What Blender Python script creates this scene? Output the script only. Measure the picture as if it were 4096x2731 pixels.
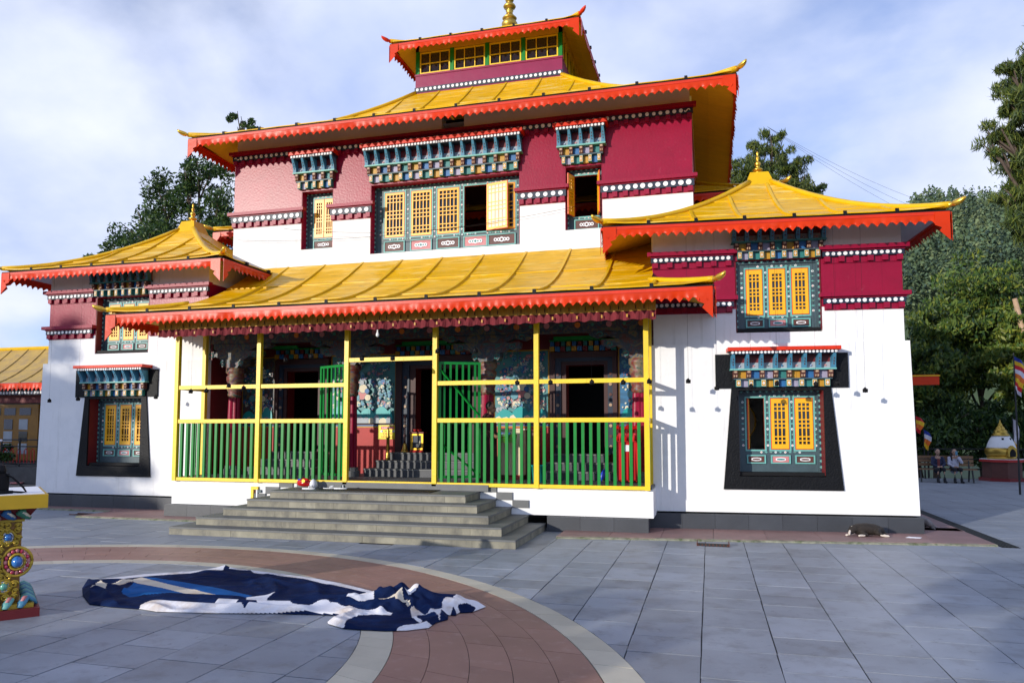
import bpy, math, random
import numpy as np
from mathutils import Vector, Matrix
random.seed(7); R = random.Random(11)
rad = math.radians
SC = bpy.context.scene
for o in list(bpy.data.objects): bpy.data.objects.remove(o)
C = SC.collection

# ------------------------------------------------------------------ camera
cd = bpy.data.cameras.new('camera'); cam = bpy.data.objects.new('camera', cd); C.objects.link(cam)
cam.location = (0, 0, 1.85); cam.rotation_euler = (rad(94), 0, rad(15))
cd.sensor_width = 36; cd.lens = 25.852; cd.shift_y = 0.0352; cd.clip_end = 4000; cd.clip_start = .05
SC.camera = cam
# ------------------------------------------------------------------ light
SUN_AZ, SUN_EL = 33.0, 12.0
sl = bpy.data.lights.new('sun', 'SUN'); sun = bpy.data.objects.new('sun', sl); C.objects.link(sun)
sl.energy = 3.1; sl.angle = rad(.53); sl.color = (1, .93, .82)
d = Vector((math.sin(rad(SUN_AZ))*math.cos(rad(SUN_EL)), math.cos(rad(SUN_AZ))*math.cos(rad(SUN_EL)), -math.sin(rad(SUN_EL))))
sun.rotation_euler = d.to_track_quat('-Z', 'Y').to_euler(); sun.location = (-20, -30, 20)
# ------------------------------------------------------------------ sky
W = bpy.data.worlds.new('World'); SC.world = W; W.use_nodes = True
nt = W.node_tree; nt.nodes.clear(); N = nt.nodes.new; L = nt.links.new
wo = N('ShaderNodeOutputWorld'); bg = N('ShaderNodeBackground'); bg.inputs[1].default_value = .14
sky = N('ShaderNodeTexSky'); sky.sky_type = 'NISHITA'; sky.sun_disc = False
sky.sun_elevation = rad(SUN_EL); sky.sun_rotation = rad(180+SUN_AZ); sky.altitude = 1800; sky.dust_density = .6; sky.ozone_density = 1.6
tc = N('ShaderNodeTexCoord'); sx = N('ShaderNodeSeparateXYZ'); L(tc.outputs['Generated'], sx.inputs[0])
den = N('ShaderNodeMath'); den.operation = 'MAXIMUM'; den.inputs[1].default_value = 0; L(sx.outputs[2], den.inputs[0])
den2 = N('ShaderNodeMath'); den2.operation = 'ADD'; den2.inputs[1].default_value = .55; L(den.outputs[0], den2.inputs[0])
dv = N('ShaderNodeVectorMath'); dv.operation = 'SCALE'
inv = N('ShaderNodeMath'); inv.operation = 'DIVIDE'; inv.inputs[0].default_value = 1; L(den2.outputs[0], inv.inputs[1])
L(tc.outputs['Generated'], dv.inputs[0]); L(inv.outputs[0], dv.inputs['Scale'])
mp = N('ShaderNodeMapping'); mp.inputs['Location'].default_value = (3.3, 1.7, .4); mp.inputs['Scale'].default_value = (1.5, 1.5, 1.5); L(dv.outputs[0], mp.inputs[0])
n1 = N('ShaderNodeTexNoise'); n1.inputs['Scale'].default_value = 1.15; n1.inputs['Detail'].default_value = 8; n1.inputs['Roughness'].default_value = .5; n1.inputs['Distortion'].default_value = .25; L(mp.outputs[0], n1.inputs[0])
r1 = N('ShaderNodeMapRange'); r1.interpolation_type = 'SMOOTHSTEP'; r1.inputs[1].default_value = .34; r1.inputs[2].default_value = .60; L(n1.outputs[0], r1.inputs[0])
n2 = N('ShaderNodeTexNoise'); n2.inputs['Scale'].default_value = 2.0; n2.inputs['Detail'].default_value = 7; L(mp.outputs[0], n2.inputs[0])
cr = N('ShaderNodeValToRGB'); cr.color_ramp.elements[0].position = .34; cr.color_ramp.elements[0].color = (2.7, 3.4, 5.6, 1); cr.color_ramp.elements[1].position = .68; cr.color_ramp.elements[1].color = (5.3, 5.6, 6.5, 1); L(n2.outputs[0], cr.inputs[0])
tint = N('ShaderNodeMix'); tint.data_type = 'RGBA'; tint.blend_type = 'MULTIPLY'; tint.inputs[0].default_value = 1; L(sky.outputs[0], tint.inputs[6]); tint.inputs[7].default_value = (.9, 1.0, 1.35, 1)
mx = N('ShaderNodeMix'); mx.data_type = 'RGBA'; L(r1.outputs[0], mx.inputs[0]); L(tint.outputs[2], mx.inputs[6]); L(cr.outputs[0], mx.inputs[7])
L(mx.outputs[2], bg.inputs[0]); L(bg.outputs[0], wo.inputs[0])
# ------------------------------------------------------------------ exposure
vs = SC.view_settings; vs.view_transform = 'Standard'; vs.look = 'None'; vs.exposure = 0.36; vs.gamma = 1; vs.use_curve_mapping = False

# ================================================================== helpers
class MB:
    def __init__(s): s.v = []; s.f = []; s.m = []
    def add(s, vs, fs, m=0):
        o = len(s.v); s.v += [tuple(v) for v in vs]
        s.f += [tuple(i+o for i in f) for f in fs]; s.m += [m]*len(fs); return s
    def box(s, x0, x1, y0, y1, z0, z1, m=0):
        return s.add([(x0,y0,z0),(x1,y0,z0),(x1,y1,z0),(x0,y1,z0),(x0,y0,z1),(x1,y0,z1),(x1,y1,z1),(x0,y1,z1)],
                     [(0,3,2,1),(4,5,6,7),(0,1,5,4),(1,2,6,5),(2,3,7,6),(3,0,4,7)], m)
    def hexa(s, b, t, m=0):           # 4 bottom + 4 top corners
        return s.add(list(b)+list(t), [(0,3,2,1),(4,5,6,7),(0,1,5,4),(1,2,6,5),(2,3,7,6),(3,0,4,7)], m)
    def quad(s, a, b, c, d, m=0): return s.add([a,b,c,d], [(0,1,2,3)], m)
    def prism(s, poly, a, b, axis='y', m=0):   # poly in the two other axes
        n = len(poly)
        def P(p, k): return (p[0], k, p[1]) if axis == 'y' else ((k, p[0], p[1]) if axis == 'x' else (p[0], p[1], k))
        vs = [P(p, a) for p in poly]+[P(p, b) for p in poly]
        fs = [tuple(range(n)), tuple(range(2*n-1, n-1, -1))]+[(i, i+n, (i+1) % n+n, (i+1) % n) for i in range(n)]
        return s.add(vs, fs, m)
    def lathe(s, prof, n=16, c=(0,0,0), m=0, flute=0, fn=0, sy=1.0):
        vs = []; fs = []
        for r, z in prof:
            for i in range(n):
                a = 2*math.pi*i/n; rr = r*(1+flute*math.cos(fn*a)) if fn else r
                vs.append((c[0]+rr*math.cos(a), c[1]+rr*sy*math.sin(a), c[2]+z))
        for k in range(len(prof)-1):
            for i in range(n): j = (i+1) % n; fs.append((k*n+i, k*n+j, (k+1)*n+j, (k+1)*n+i))
        fs.append(tuple(range(n-1, -1, -1))); fs.append(tuple((len(prof)-1)*n+i for i in range(n)))
        return s.add(vs, fs, m)
    def tube(s, pts, r, n=8, m=0, flat=1.0):
        pts = [Vector(p) for p in pts]; k = len(pts); rs = r if isinstance(r, (list, tuple)) else [r]*k
        vs = []; fs = []
        for i, p in enumerate(pts):
            t = (pts[min(i+1, k-1)]-pts[max(i-1, 0)]).normalized()
            up = Vector((0,0,1)) if abs(t.z) < .9 else Vector((0,1,0))
            a = t.cross(up).normalized(); b = a.cross(t)
            for j in range(n):
                q = 2*math.pi*j/n; vs.append(p+(a*math.cos(q)+b*math.sin(q)*flat)*rs[i])
        for i in range(k-1):
            for j in range(n): jj = (j+1) % n; fs.append((i*n+j, i*n+jj, (i+1)*n+jj, (i+1)*n+j))
        fs.append(tuple(range(n-1, -1, -1))); fs.append(tuple((k-1)*n+j for j in range(n)))
        return s.add(vs, fs, m)
    def disc(s, cx, cz, r, y0, y1, n=12, m=0):   # faces -y ; y0 front
        return s.prism([(cx+r*math.cos(2*math.pi*i/n), cz+r*math.sin(2*math.pi*i/n)) for i in range(n)], y0, y1, 'y', m)
    def ball(s, c, r, n=10, k=6, m=0):
        rx, ry, rz = r if isinstance(r, (tuple, list)) else (r, r, r); vs = []; fs = []
        for i in range(k+1):
            t = math.pi*(i+.02)/(k+.04)
            for j in range(n):
                q = 2*math.pi*j/n; vs.append((c[0]+rx*math.sin(t)*math.cos(q), c[1]+ry*math.sin(t)*math.sin(q), c[2]+rz*math.cos(t)))
        for i in range(k):
            for j in range(n): jj = (j+1) % n; fs.append((i*n+j, (i+1)*n+j, (i+1)*n+jj, i*n+jj))
        return s.add(vs, fs, m)
    def mesh(s, name, mats, smooth=False):
        me = bpy.data.meshes.new(name); me.from_pydata(s.v, [], s.f)
        for m in (mats if isinstance(mats, (list, tuple)) else [mats]): me.materials.append(M[m])
        if len(me.polygons):
            me.polygons.foreach_set('material_index', s.m)
            if smooth: me.polygons.foreach_set('use_smooth', [True]*len(me.polygons))
        me.update(); return me
    def build(s, name, mats, parent=None, loc=(0,0,0), rz=0, smooth=False):
        o = inst(name, s.mesh(name, mats, smooth), parent, loc, rz)
        if name in ('flower_trim','saw_trim','scrollwork','mural_clouds','mural_rocks','rosette'): o['kind'] = 'stuff'
        return o
def inst(name, me, parent=None, loc=(0,0,0), rz=0, sc=None):
    o = bpy.data.objects.new(name, me); C.objects.link(o); o.location = loc
    if rz: o.rotation_euler = (0,0,rz)
    if sc: o.scale = sc
    if parent: o.parent = parent
    return o
def empty(name, loc=(0,0,0), rz=0, parent=None):
    return inst(name, None, parent, loc, rz)
def tag(o, label=None, cat=None, group=None, kind=None):
    if label: o['label'] = label
    if cat: o['category'] = cat
    if group: o['group'] = group
    if kind: o['kind'] = kind
    return o
def smooth_angle(o, ang=40):
    m = o.modifiers.new('w', 'WEIGHTED_NORMAL') if False else None
def remesh(o, v=.012, sm=4):
    m = o.modifiers.new('remesh', 'REMESH'); m.mode = 'VOXEL'; m.voxel_size = v; m.use_smooth_shade = True
    if sm: k = o.modifiers.new('smooth', 'SMOOTH'); k.iterations = sm; k.factor = .5
    return o

# ================================================================== materials
M = {}
def pm(name, col, rough=.6, var=.1, scale=1.5, bump=0., bs=40., metal=0., coat=0., col2=None, cover=.6, soft=.08, s2=3., stretch=None, orand=0., spec=.5, trans=0., emit=None, det=5, col3=None, c3=.62, s3=6., st3=None, soft3=.07):
    m = bpy.data.materials.new(name); m.use_nodes = True; t = m.node_tree; nn = t.nodes.new; ll = t.links.new
    b = t.nodes['Principled BSDF']; b.inputs['Roughness'].default_value = rough; b.inputs['Metallic'].default_value = metal
    b.inputs['Specular IOR Level'].default_value = spec
    if coat: b.inputs['Coat Weight'].default_value = coat; b.inputs['Coat Roughness'].default_value = .15
    g = nn('ShaderNodeNewGeometry'); mpn = nn('ShaderNodeMapping'); ll(g.outputs['Position'], mpn.inputs[0])
    if stretch: mpn.inputs['Scale'].default_value = stretch
    nz = nn('ShaderNodeTexNoise'); nz.inputs['Scale'].default_value = scale; nz.inputs['Detail'].default_value = det; nz.inputs['Roughness'].default_value = .6; ll(mpn.outputs[0], nz.inputs[0])
    mr = nn('ShaderNodeMapRange'); mr.inputs[1].default_value = .3; mr.inputs[2].default_value = .7; ll(nz.outputs[0], mr.inputs[0])
    mixn = nn('ShaderNodeMix'); mixn.data_type = 'RGBA'; ll(mr.outputs[0], mixn.inputs[0])
    mixn.inputs[6].default_value = (*[c*(1-var) for c in col], 1); mixn.inputs[7].default_value = (*[min(1, c*(1+var)) for c in col], 1)
    out = mixn.outputs[2]
    if col2:
        n3 = nn('ShaderNodeTexNoise'); n3.inputs['Scale'].default_value = s2; n3.inputs['Detail'].default_value = 8; n3.inputs['Roughness'].default_value = .65; ll(mpn.outputs[0], n3.inputs[0])
        m3 = nn('ShaderNodeMapRange'); m3.inputs[1].default_value = cover-soft; m3.inputs[2].default_value = cover+soft; ll(n3.outputs[0], m3.inputs[0])
        x3 = nn('ShaderNodeMix'); x3.data_type = 'RGBA'; ll(m3.outputs[0], x3.inputs[0]); ll(out, x3.inputs[6]); x3.inputs[7].default_value = (*col2, 1); out = x3.outputs[2]
    if col3:
        m4 = nn('ShaderNodeMapping'); ll(g.outputs['Position'], m4.inputs[0]); m4.inputs['Scale'].default_value = st3 or (1,1,1); m4.inputs['Location'].default_value = (5.3,2.1,7.7)
        n4 = nn('ShaderNodeTexNoise'); n4.inputs['Scale'].default_value = s3; n4.inputs['Detail'].default_value = 7; n4.inputs['Roughness'].default_value = .7; ll(m4.outputs[0], n4.inputs[0])
        k4 = nn('ShaderNodeMapRange'); k4.inputs[1].default_value = c3-soft3; k4.inputs[2].default_value = c3+soft3; ll(n4.outputs[0], k4.inputs[0])
        x4 = nn('ShaderNodeMix'); x4.data_type = 'RGBA'; ll(k4.outputs[0], x4.inputs[0]); ll(out, x4.inputs[6]); x4.inputs[7].default_value = (*col3, 1); out = x4.outputs[2]
    if orand:
        oi = nn('ShaderNodeObjectInfo'); mo = nn('ShaderNodeMapRange'); mo.inputs[3].default_value = 1-orand; mo.inputs[4].default_value = 1+orand; ll(oi.outputs['Random'], mo.inputs[0])
        xo = nn('ShaderNodeMix'); xo.data_type = 'RGBA'; xo.blend_type = 'MULTIPLY'; xo.inputs[0].default_value = 1; ll(out, xo.inputs[6]); ll(mo.outputs[0], xo.inputs[7]); out = xo.outputs[2]
    ll(out, b.inputs['Base Color'])
    if bump:
        nb = nn('ShaderNodeTexNoise'); nb.inputs['Scale'].default_value = bs; nb.inputs['Detail'].default_value = 4; ll(mpn.outputs[0], nb.inputs[0])
        bp = nn('ShaderNodeBump'); bp.inputs['Strength'].default_value = bump; bp.inputs['Distance'].default_value = .02; ll(nb.outputs[0], bp.inputs['Height']); ll(bp.outputs[0], b.inputs['Normal'])
    if trans:
        tr = nn('ShaderNodeBsdfTranslucent'); ll(out, tr.inputs[0]); ms = nn('ShaderNodeMixShader'); ms.inputs[0].default_value = trans
        ll(b.outputs[0], ms.inputs[1]); ll(tr.outputs[0], ms.inputs[2]); ll(ms.outputs[0], t.nodes['Material Output'].inputs[0])
    if emit: b.inputs['Emission Color'].default_value = (*emit[:3], 1); b.inputs['Emission Strength'].default_value = emit[3]
    M[name] = m; return m
pm('white_wall', (.83,.83,.83), .8, .03, .8, .18, 14, col2=(.76,.765,.77), cover=.60, soft=.12, s2=2.2, col3=(.66,.66,.64), c3=.66, s3=1.6, st3=(5,5,.45), soft3=.1, spec=.25)
pm('white_paint', (.82,.83,.84), .55, .03, 2)
pm('maroon_wall', (.27,.0005,.028), .34, .1, 2.5, .13, 20, col2=(.31,.03,.06), cover=.70, s2=9, spec=.3)
pm('maroon_paint', (.27,.001,.03), .4, .08, 3, .15, 30, spec=.28)
pm('maroon_metal', (.24,.006,.06), .3, .1, 2, .25, 3)
pm('dark_red', (.16,.008,.01), .5, .1, 3)
pm('plinth', (.045,.05,.06), .45, .15, 2, .05, 30, orand=.12)
pm('roof_yellow', (.74,.405,.001), .40, .13, 1.2, .22, 2.6, col2=(.78,.55,.13), cover=.59, soft=.07, s2=2.4, col3=(.38,.21,.012), c3=.61, s3=3.5, st3=(.6,3,4), stretch=(.5,2.0,3.0), orand=.09, spec=.14)
pm('roof_cap', (.70,.42,.003), .42, .1, 3, .1, 8, spec=.3)
pm('soffit_yellow', (.62,.36,.03), .6, .08, 1.5, stretch=(1,5,1))
pm('soffit_white', (.55,.57,.60), .6, .05, 2)
pm('red_valance', (.60,.033,.001), .34, .12, 1.4, .3, 4, col2=(.62,.06,.02), cover=.66, s2=3, spec=.2)
pm('red_paint', (.62,.028,.004), .4, .1, 3, .1, 15, spec=.3)
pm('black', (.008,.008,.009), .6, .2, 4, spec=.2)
pm('old_roof', (.46,.30,.07), .6, .15, 2, .2, 4, col2=(.36,.24,.09), cover=.55, s2=3)
pm('black_plaster', (.006,.0065,.008), .5, .2, 6, .5, 30, spec=.18)
pm('gold', (.85,.50,.06), .28, .08, 3, metal=.85)
pm('old_gold', (.55,.36,.07), .38, .15, 4, metal=.8)
pm('yellow_paint', (.86,.58,.01), .4, .06, 4, .1, 20, col2=(.8,.52,.06), cover=.7)
pm('green_paint', (.004,.21,.03), .38, .08, 5, spec=.3)
pm('slate', (.05,.085,.10), .5, .15, 4)
pm('mint', (.15,.42,.38), .5, .1, 5)
pm('teal', (.025,.19,.18), .5, .12, 5)
pm('sky_blue', (.06,.22,.34), .5, .12, 5)
pm('deep_blue', (.02,.13,.34), .5, .15, 5)
pm('navy', (.008,.02,.045), .5, .1, 5)
pm('shutter', (.90,.45,.008), .38, .05, 5, .05, 20)
pm('shutter_edge', (.75,.08,.02), .45, .05, 5)
pm('pane', (.02,.022,.03), .06, .1, 2, spec=.8)
pm('pale_pane', (.75,.70,.58), .04, .05, 2, spec=1.0)
pm('cream', (.74,.66,.48), .6, .08, 5)
pm('pink', (.55,.20,.20), .55, .1, 5)
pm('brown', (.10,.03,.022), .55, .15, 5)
pm('tan', (.45,.30,.19), .55, .15, 6)
pm('lavender', (.33,.30,.42), .5, .1, 5)
pm('ochre', (.50,.25,.012), .5, .1, 5)
pm('orange', (.75,.20,.02), .5, .1, 5)
pm('leaf_green', (.05,.22,.13), .5, .1, 5)
pm('slab', (.25,.275,.318), .5, .12, 1.4, .1, 45, col2=(.19,.205,.23), cover=.58, s2=3, orand=.15, col3=(.12,.13,.14), c3=.68, s3=9)
pm('slab_far', (.235,.26,.30), .55, .14, 1.0, .1, 40)
pm('grout', (.075,.075,.075), .9, .2, 5)
pm('ring_red', (.30,.165,.13), .5, .12, 1.3, .06, 50, col2=(.36,.22,.18), cover=.62, s2=6, orand=.07)
pm('ring_cream', (.50,.46,.36), .55, .1, 2, .06, 50, orand=.08)
pm('strip_red', (.26,.15,.14), .6, .18, 2.5, .15, 30, col2=(.2,.13,.12), cover=.6, s2=5, orand=.08)
pm('rubble', (.22,.22,.16), .85, .35, 9, .6, 30, col2=(.07,.10,.03), cover=.58, s2=8)
pm('stone_tread', (.125,.13,.13), .6, .12, 3, .1, 40, orand=.1)
pm('stone_riser', (.24,.225,.17), .7, .25, 3, .2, 30, col2=(.11,.105,.09), cover=.58, soft=.12, s2=4, stretch=(1,1,.6), orand=.12)
pm('bark', (.085,.06,.045), .85, .3, 6, .6, 20)
pm('leaf_dark', (.022,.060,.016), .5, .35, 2, trans=.2)
pm('leaf_mid', (.065,.125,.022), .5, .35, 2, trans=.25)
pm('leaf_light', (.13,.19,.03), .5, .3, 2, trans=.3)
pm('leaf_yellow', (.22,.25,.03), .5, .3, 2, trans=.3)
pm('needle_dark', (.030,.060,.012), .6, .35, 2, trans=.15)
pm('needle_mid', (.075,.11,.015), .6, .35, 2, trans=.2)
pm('needle_light', (.14,.165,.02), .6, .3, 2, trans=.2)
pm('hill_a', (.055,.095,.05), .8, .3, .08)
pm('hill_b', (.09,.135,.06), .8, .3, .08)
pm('hill_c', (.14,.18,.08), .8, .3, .08)
pm('hill_d', (.03,.06,.045), .8, .3, .08)
pm('terrain', (.05,.08,.03), .95, .3, .05)
pm('cloth_navy', (.004,.012,.052), .8, .25, 5, .25, 60, col2=(.007,.026,.095), cover=.62, s2=2.5, spec=.08)
pm('cloth_blue', (.012,.095,.30), .8, .2, 4, .2, 60, spec=.08)
pm('cloth_white', (.72,.71,.74), .85, .08, 4, .2, 60, col2=(.46,.36,.27), cover=.60, soft=.12, s2=3)
pm('cloth_cream', (.66,.58,.46), .85, .1, 4, .2, 60, col2=(.52,.38,.24), cover=.6, s2=4)
pm('carved_gold', (.55,.36,.035), .35, .2, 8, .15, 30, metal=.35)
pm('gilt_ground', (.26,.12,.015), .45, .4, 14, .6, 25)
pm('jewel_blue', (.03,.17,.5), .15, .1, 4, coat=1); pm('jewel_red', (.5,.02,.07), .15, .1, 4, coat=1); pm('jewel_green', (.12,.4,.28), .15, .1, 4, coat=1)
pm('silver', (.6,.6,.62), .3, .05, 4, metal=.8)
pm('table_yellow', (.62,.37,.01), .45, .08, 5)
pm('skin', (.30,.15,.085), .55, .08, 8); pm('skin_light', (.42,.25,.17), .55, .06, 8)
pm('hair', (.012,.010,.010), .6, .2, 10)
pm('robe', (.045,.008,.012), .85, .2, 6, .3, 20); pm('robe_bright', (.16,.012,.02), .85, .2, 6)
pm('shirt_white', (.42,.43,.52), .8, .05, 8); pm('jacket', (.015,.022,.06), .8, .15, 8); pm('trousers', (.012,.013,.018), .85, .15, 8); pm('maroon_shirt', (.16,.03,.03), .8, .1, 8)
pm('fur_black', (.020,.014,.010), .75, .3, 30, .5, 150); pm('fur_white', (.62,.55,.48), .8, .1, 30, .4, 150); pm('fur_grey', (.24,.21,.2), .8, .2, 30, .4, 150)
pm('wood', (.20,.11,.05), .6, .25, 3, .2, 20, stretch=(1,8,8)); pm('iron', (.02,.022,.024), .45, .2, 6, metal=.3)
pm('bin_red', (.5,.006,.007), .3, .05, 4); pm('bucket_teal', (.012,.36,.36), .3, .05, 4); pm('basket_green', (.12,.42,.02), .45, .05, 4); pm('broom_blue', (.01,.06,.55), .4, .05, 4)
pm('cupboard', (.68,.60,.38), .55, .06, 5, stretch=(1,1,12))
pm('dado_red', (.42,.018,.016), .55, .12, 2.5)
pm('sign_yellow', (.88,.80,.02), .4, .02, 3); pm('sign_red', (.80,.03,.01), .4, .02, 3); pm('sign_orange', (.85,.16,.01), .4, .02, 3); pm('paper', (.75,.75,.8), .6, .03, 5)
pm('grey_brick', (.17,.165,.155), .8, .2, 3, .2, 30, orand=.15)
pm('frame_dark', (.05,.010,.009), .55, .2, 5)
pm('wall_door_wood', (.26,.12,.01), .45, .15, 4)
pm('flag_blue', (.02,.05,.35), .7, .05, 5); pm('flag_red', (.6,.02,.03), .7, .05, 5); pm('flag_yellow', (.8,.5,.02), .7, .05, 5); pm('flag_white', (.7,.68,.75), .7, .05, 5); pm('flag_orange', (.75,.17,.02), .7, .05, 5)
pm('bulb_glass', (.85,.85,.8), .1, .02, 4, spec=.8); pm('lit_bulb', (.9,.9,.85), .3, 0, 1, emit=(1,.97,.9,6))
pm('rust', (.12,.035,.02), .8, .3, 20, .3, 60)
pm('drum_skin', (.30,.20,.10), .6, .1, 5)
def mural_mat(name, seed, pal):
    m = bpy.data.materials.new(name); m.use_nodes = True; t = m.node_tree; nn = t.nodes.new; ll = t.links.new; b = t.nodes['Principled BSDF']; b.inputs['Roughness'].default_value = .5
    g = nn('ShaderNodeNewGeometry'); mpn = nn('ShaderNodeMapping'); mpn.inputs['Location'].default_value = (seed, seed*2.1, seed*.7); mpn.inputs['Scale'].default_value = (2.6, 1, 2.6); ll(g.outputs['Position'], mpn.inputs[0])
    nz = nn('ShaderNodeTexNoise'); nz.inputs['Scale'].default_value = 1.25; nz.inputs['Detail'].default_value = 2.2; nz.inputs['Distortion'].default_value = 2.6; ll(mpn.outputs[0], nz.inputs[0])
    r = nn('ShaderNodeValToRGB'); r.color_ramp.interpolation = 'EASE'
    e = r.color_ramp.elements; e[0].position = .22; e[0].color = (*pal[0], 1); e[1].position = .78; e[1].color = (*pal[-1], 1)
    for i, c in enumerate(pal[1:-1]): q = e.new(.30+.42*i/max(1, len(pal)-3)); q.color = (*c, 1)
    ll(nz.outputs[0], r.inputs[0])
    # darker contour lines like brush outlines
    w = nn('ShaderNodeMath'); w.operation = 'PINGPONG'; w.inputs[1].default_value = .055; ll(nz.outputs[0], w.inputs[0])
    lt = nn('ShaderNodeMath'); lt.operation = 'LESS_THAN'; lt.inputs[1].default_value = .007; ll(w.outputs[0], lt.inputs[0])
    x = nn('ShaderNodeMix'); x.data_type = 'RGBA'; ll(lt.outputs[0], x.inputs[0]); ll(r.outputs[0], x.inputs[6]); x.inputs[7].default_value = (.05,.10,.16,1)
    ll(x.outputs[2], b.inputs['Base Color']); M[name] = m
TQ = (.03,.34,.36); TQ2 = (.06,.45,.44); CRM = (.62,.58,.48); SKY = (.10,.30,.40); PK = (.55,.28,.22); BL = (.02,.14,.34); GN = (.10,.28,.10)
pm('mural_teal', (.07,.26,.27), .5, .22, 1.1, stretch=(1,1,2))
pm('mural_sea', (.02,.14,.30), .5, .4, 3, stretch=(1,1,4))
pm('mural_sky', (.10,.32,.40), .5, .1, 3); pm('mural_grey', (.34,.38,.42), .5, .1, 5); pm('mural_line', (.03,.10,.16), .5, .1, 5); pm('frieze_cream', (.80,.78,.66), .7, .04, 2)
mural_mat('mural_dark', 5.7, [(.01,.04,.04), (.02,.10,.09), (.12,.03,.02), (.02,.05,.07), (.16,.11,.05), (.03,.10,.06), (.09,.02,.02)])
mural_mat('capital_paint', 1.7, [(.16,.02,.012), (.025,.08,.06), (.22,.15,.08), (.2,.035,.015), (.025,.06,.11), (.26,.19,.11)])
# ================================================================== ground and plaza
mb = MB(); mb.quad((-900,-500,-.6),(900,-500,-.6),(900,1500,-.6),(-900,1500,-.6))
tag(mb.build('ground', 'terrain'), 'dark green ground stretching away beyond the plaza', None, None, 'structure')
mb = MB(); mb.box(-40,26,-30,31.4,-.5,-.012)
plaza = tag(mb.build('plaza', 'grout'), 'plaza of blue grey stone slabs with a red ring', None, None, 'structure')
RC, RR = (-7.17,3.11), 7.13        # outer circle of the ring
IC, IR = (-6.95,4.50), 4.23        # inner circle
SW, SL = .605, .50                 # strip width, slab length
slabs = []
def in_ring(x, y): return math.hypot(x-RC[0], y-RC[1]) < RR+.0 and math.hypot(x-IC[0], y-IC[1]) > IR
def clip_circle(poly, c, r, keep_out):
    # cut a convex polygon by a circle (outside or inside part), circle sampled finely along the edges
    ins = lambda p: (math.hypot(p[0]-c[0], p[1]-c[1]) > r) == keep_out
    if all(ins(p) for p in poly): return poly
    out = []; n = len(poly); cross = []
    for i in range(n):
        a, b = poly[i], poly[(i+1) % n]
        if ins(a): out.append(a)
        if ins(a) != ins(b):
            lo, hi = 0., 1.
            for _ in range(22):
                m_ = (lo+hi)/2; q = (a[0]+(b[0]-a[0])*m_, a[1]+(b[1]-a[1])*m_)
                if ins(q) == ins(a): lo = m_
                else: hi = m_
            q = (a[0]+(b[0]-a[0])*lo, a[1]+(b[1]-a[1])*lo); out.append(q); cross.append((len(out)-1, ins(a)))
    if len(cross) != 2: return out if len(out) > 2 else []
    # insert arc between leaving and entering crossing
    lv = [k for k, a in cross if a][0]; en = [k for k, a in cross if not a][0]
    a0 = math.atan2(out[lv][1]-c[1], out[lv][0]-c[0]); a1 = math.atan2(out[en][1]-c[1], out[en][0]-c[0]); da = (a1-a0+math.pi) % (2*math.pi)-math.pi
    arc = [(c[0]+r*math.cos(a0+da*t/5), c[1]+r*math.sin(a0+da*t/5)) for t in range(1, 5)]
    res = []
    for k, p in enumerate(out):
        res.append(p)
        if k == lv: res += arc
    return res
g_ = .0055
BOX = (-21, 26, 2.2, 31.3)
nx0 = int((BOX[0]+.1)/SW)-1
def blocked(x, y):
    if -9.4 < x < -2.9 and y > 11.35: return True
    if -16 < x < 4 and y > 14.3 and y < 28: return True
    return False
for i in range(-36, 44):
    x0 = -.10+i*SW; x1 = x0+SW
    if x1 < -21 or x0 > 26: continue
    y = 2.0+R.random()*SL
    while y < 31:
        ln = SL*R.choice([1,1,1,1,.98,1.5,1.02]); y1 = min(y+ln, 31.2); cx, cy = (x0+x1)/2, (y+y1)/2
        if not blocked(cx, cy):
            q = [(x0+g_, y+g_), (x1-g_, y+g_), (x1-g_, y1-g_), (x0+g_, y1-g_)]
            inside = math.hypot(cx-IC[0], cy-IC[1]) < IR+.6 and math.hypot(cx-RC[0], cy-RC[1]) < RR-1.0
            if inside: q = clip_circle(q, IC, IR-g_, False)
            else: q = clip_circle(q, RC, RR+g_, True)
            if len(q) > 2: slabs.append((math.hypot(cx, cy), [(p_[0]+R.uniform(-.0035,.0035), p_[1]+R.uniform(-.0035,.0035)) for p_ in q]))
        y = y1
def visible(x, y):
    a = math.degrees(math.atan2(x, y)); return -64 < a < 24
slabs = [s for s in slabs if visible(s[1][0][0], s[1][0][1])]
slabs.sort(key=lambda s: s[0])
for k, (dd, q) in enumerate(slabs[:300]):
    mb = MB(); mb.prism(q[::-1] if False else q, -.03, R.uniform(-.0015, .0015), 'z'); mb.build('paving_slab', 'slab', plaza)
mb = MB()
for dd, q in slabs[300:]: mb.prism(q, -.03, R.uniform(-.0015, .0015), 'z')
tag(mb.build('paving_slabs_beyond', 'slab_far', plaza), None, None, None, 'stuff')
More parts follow.
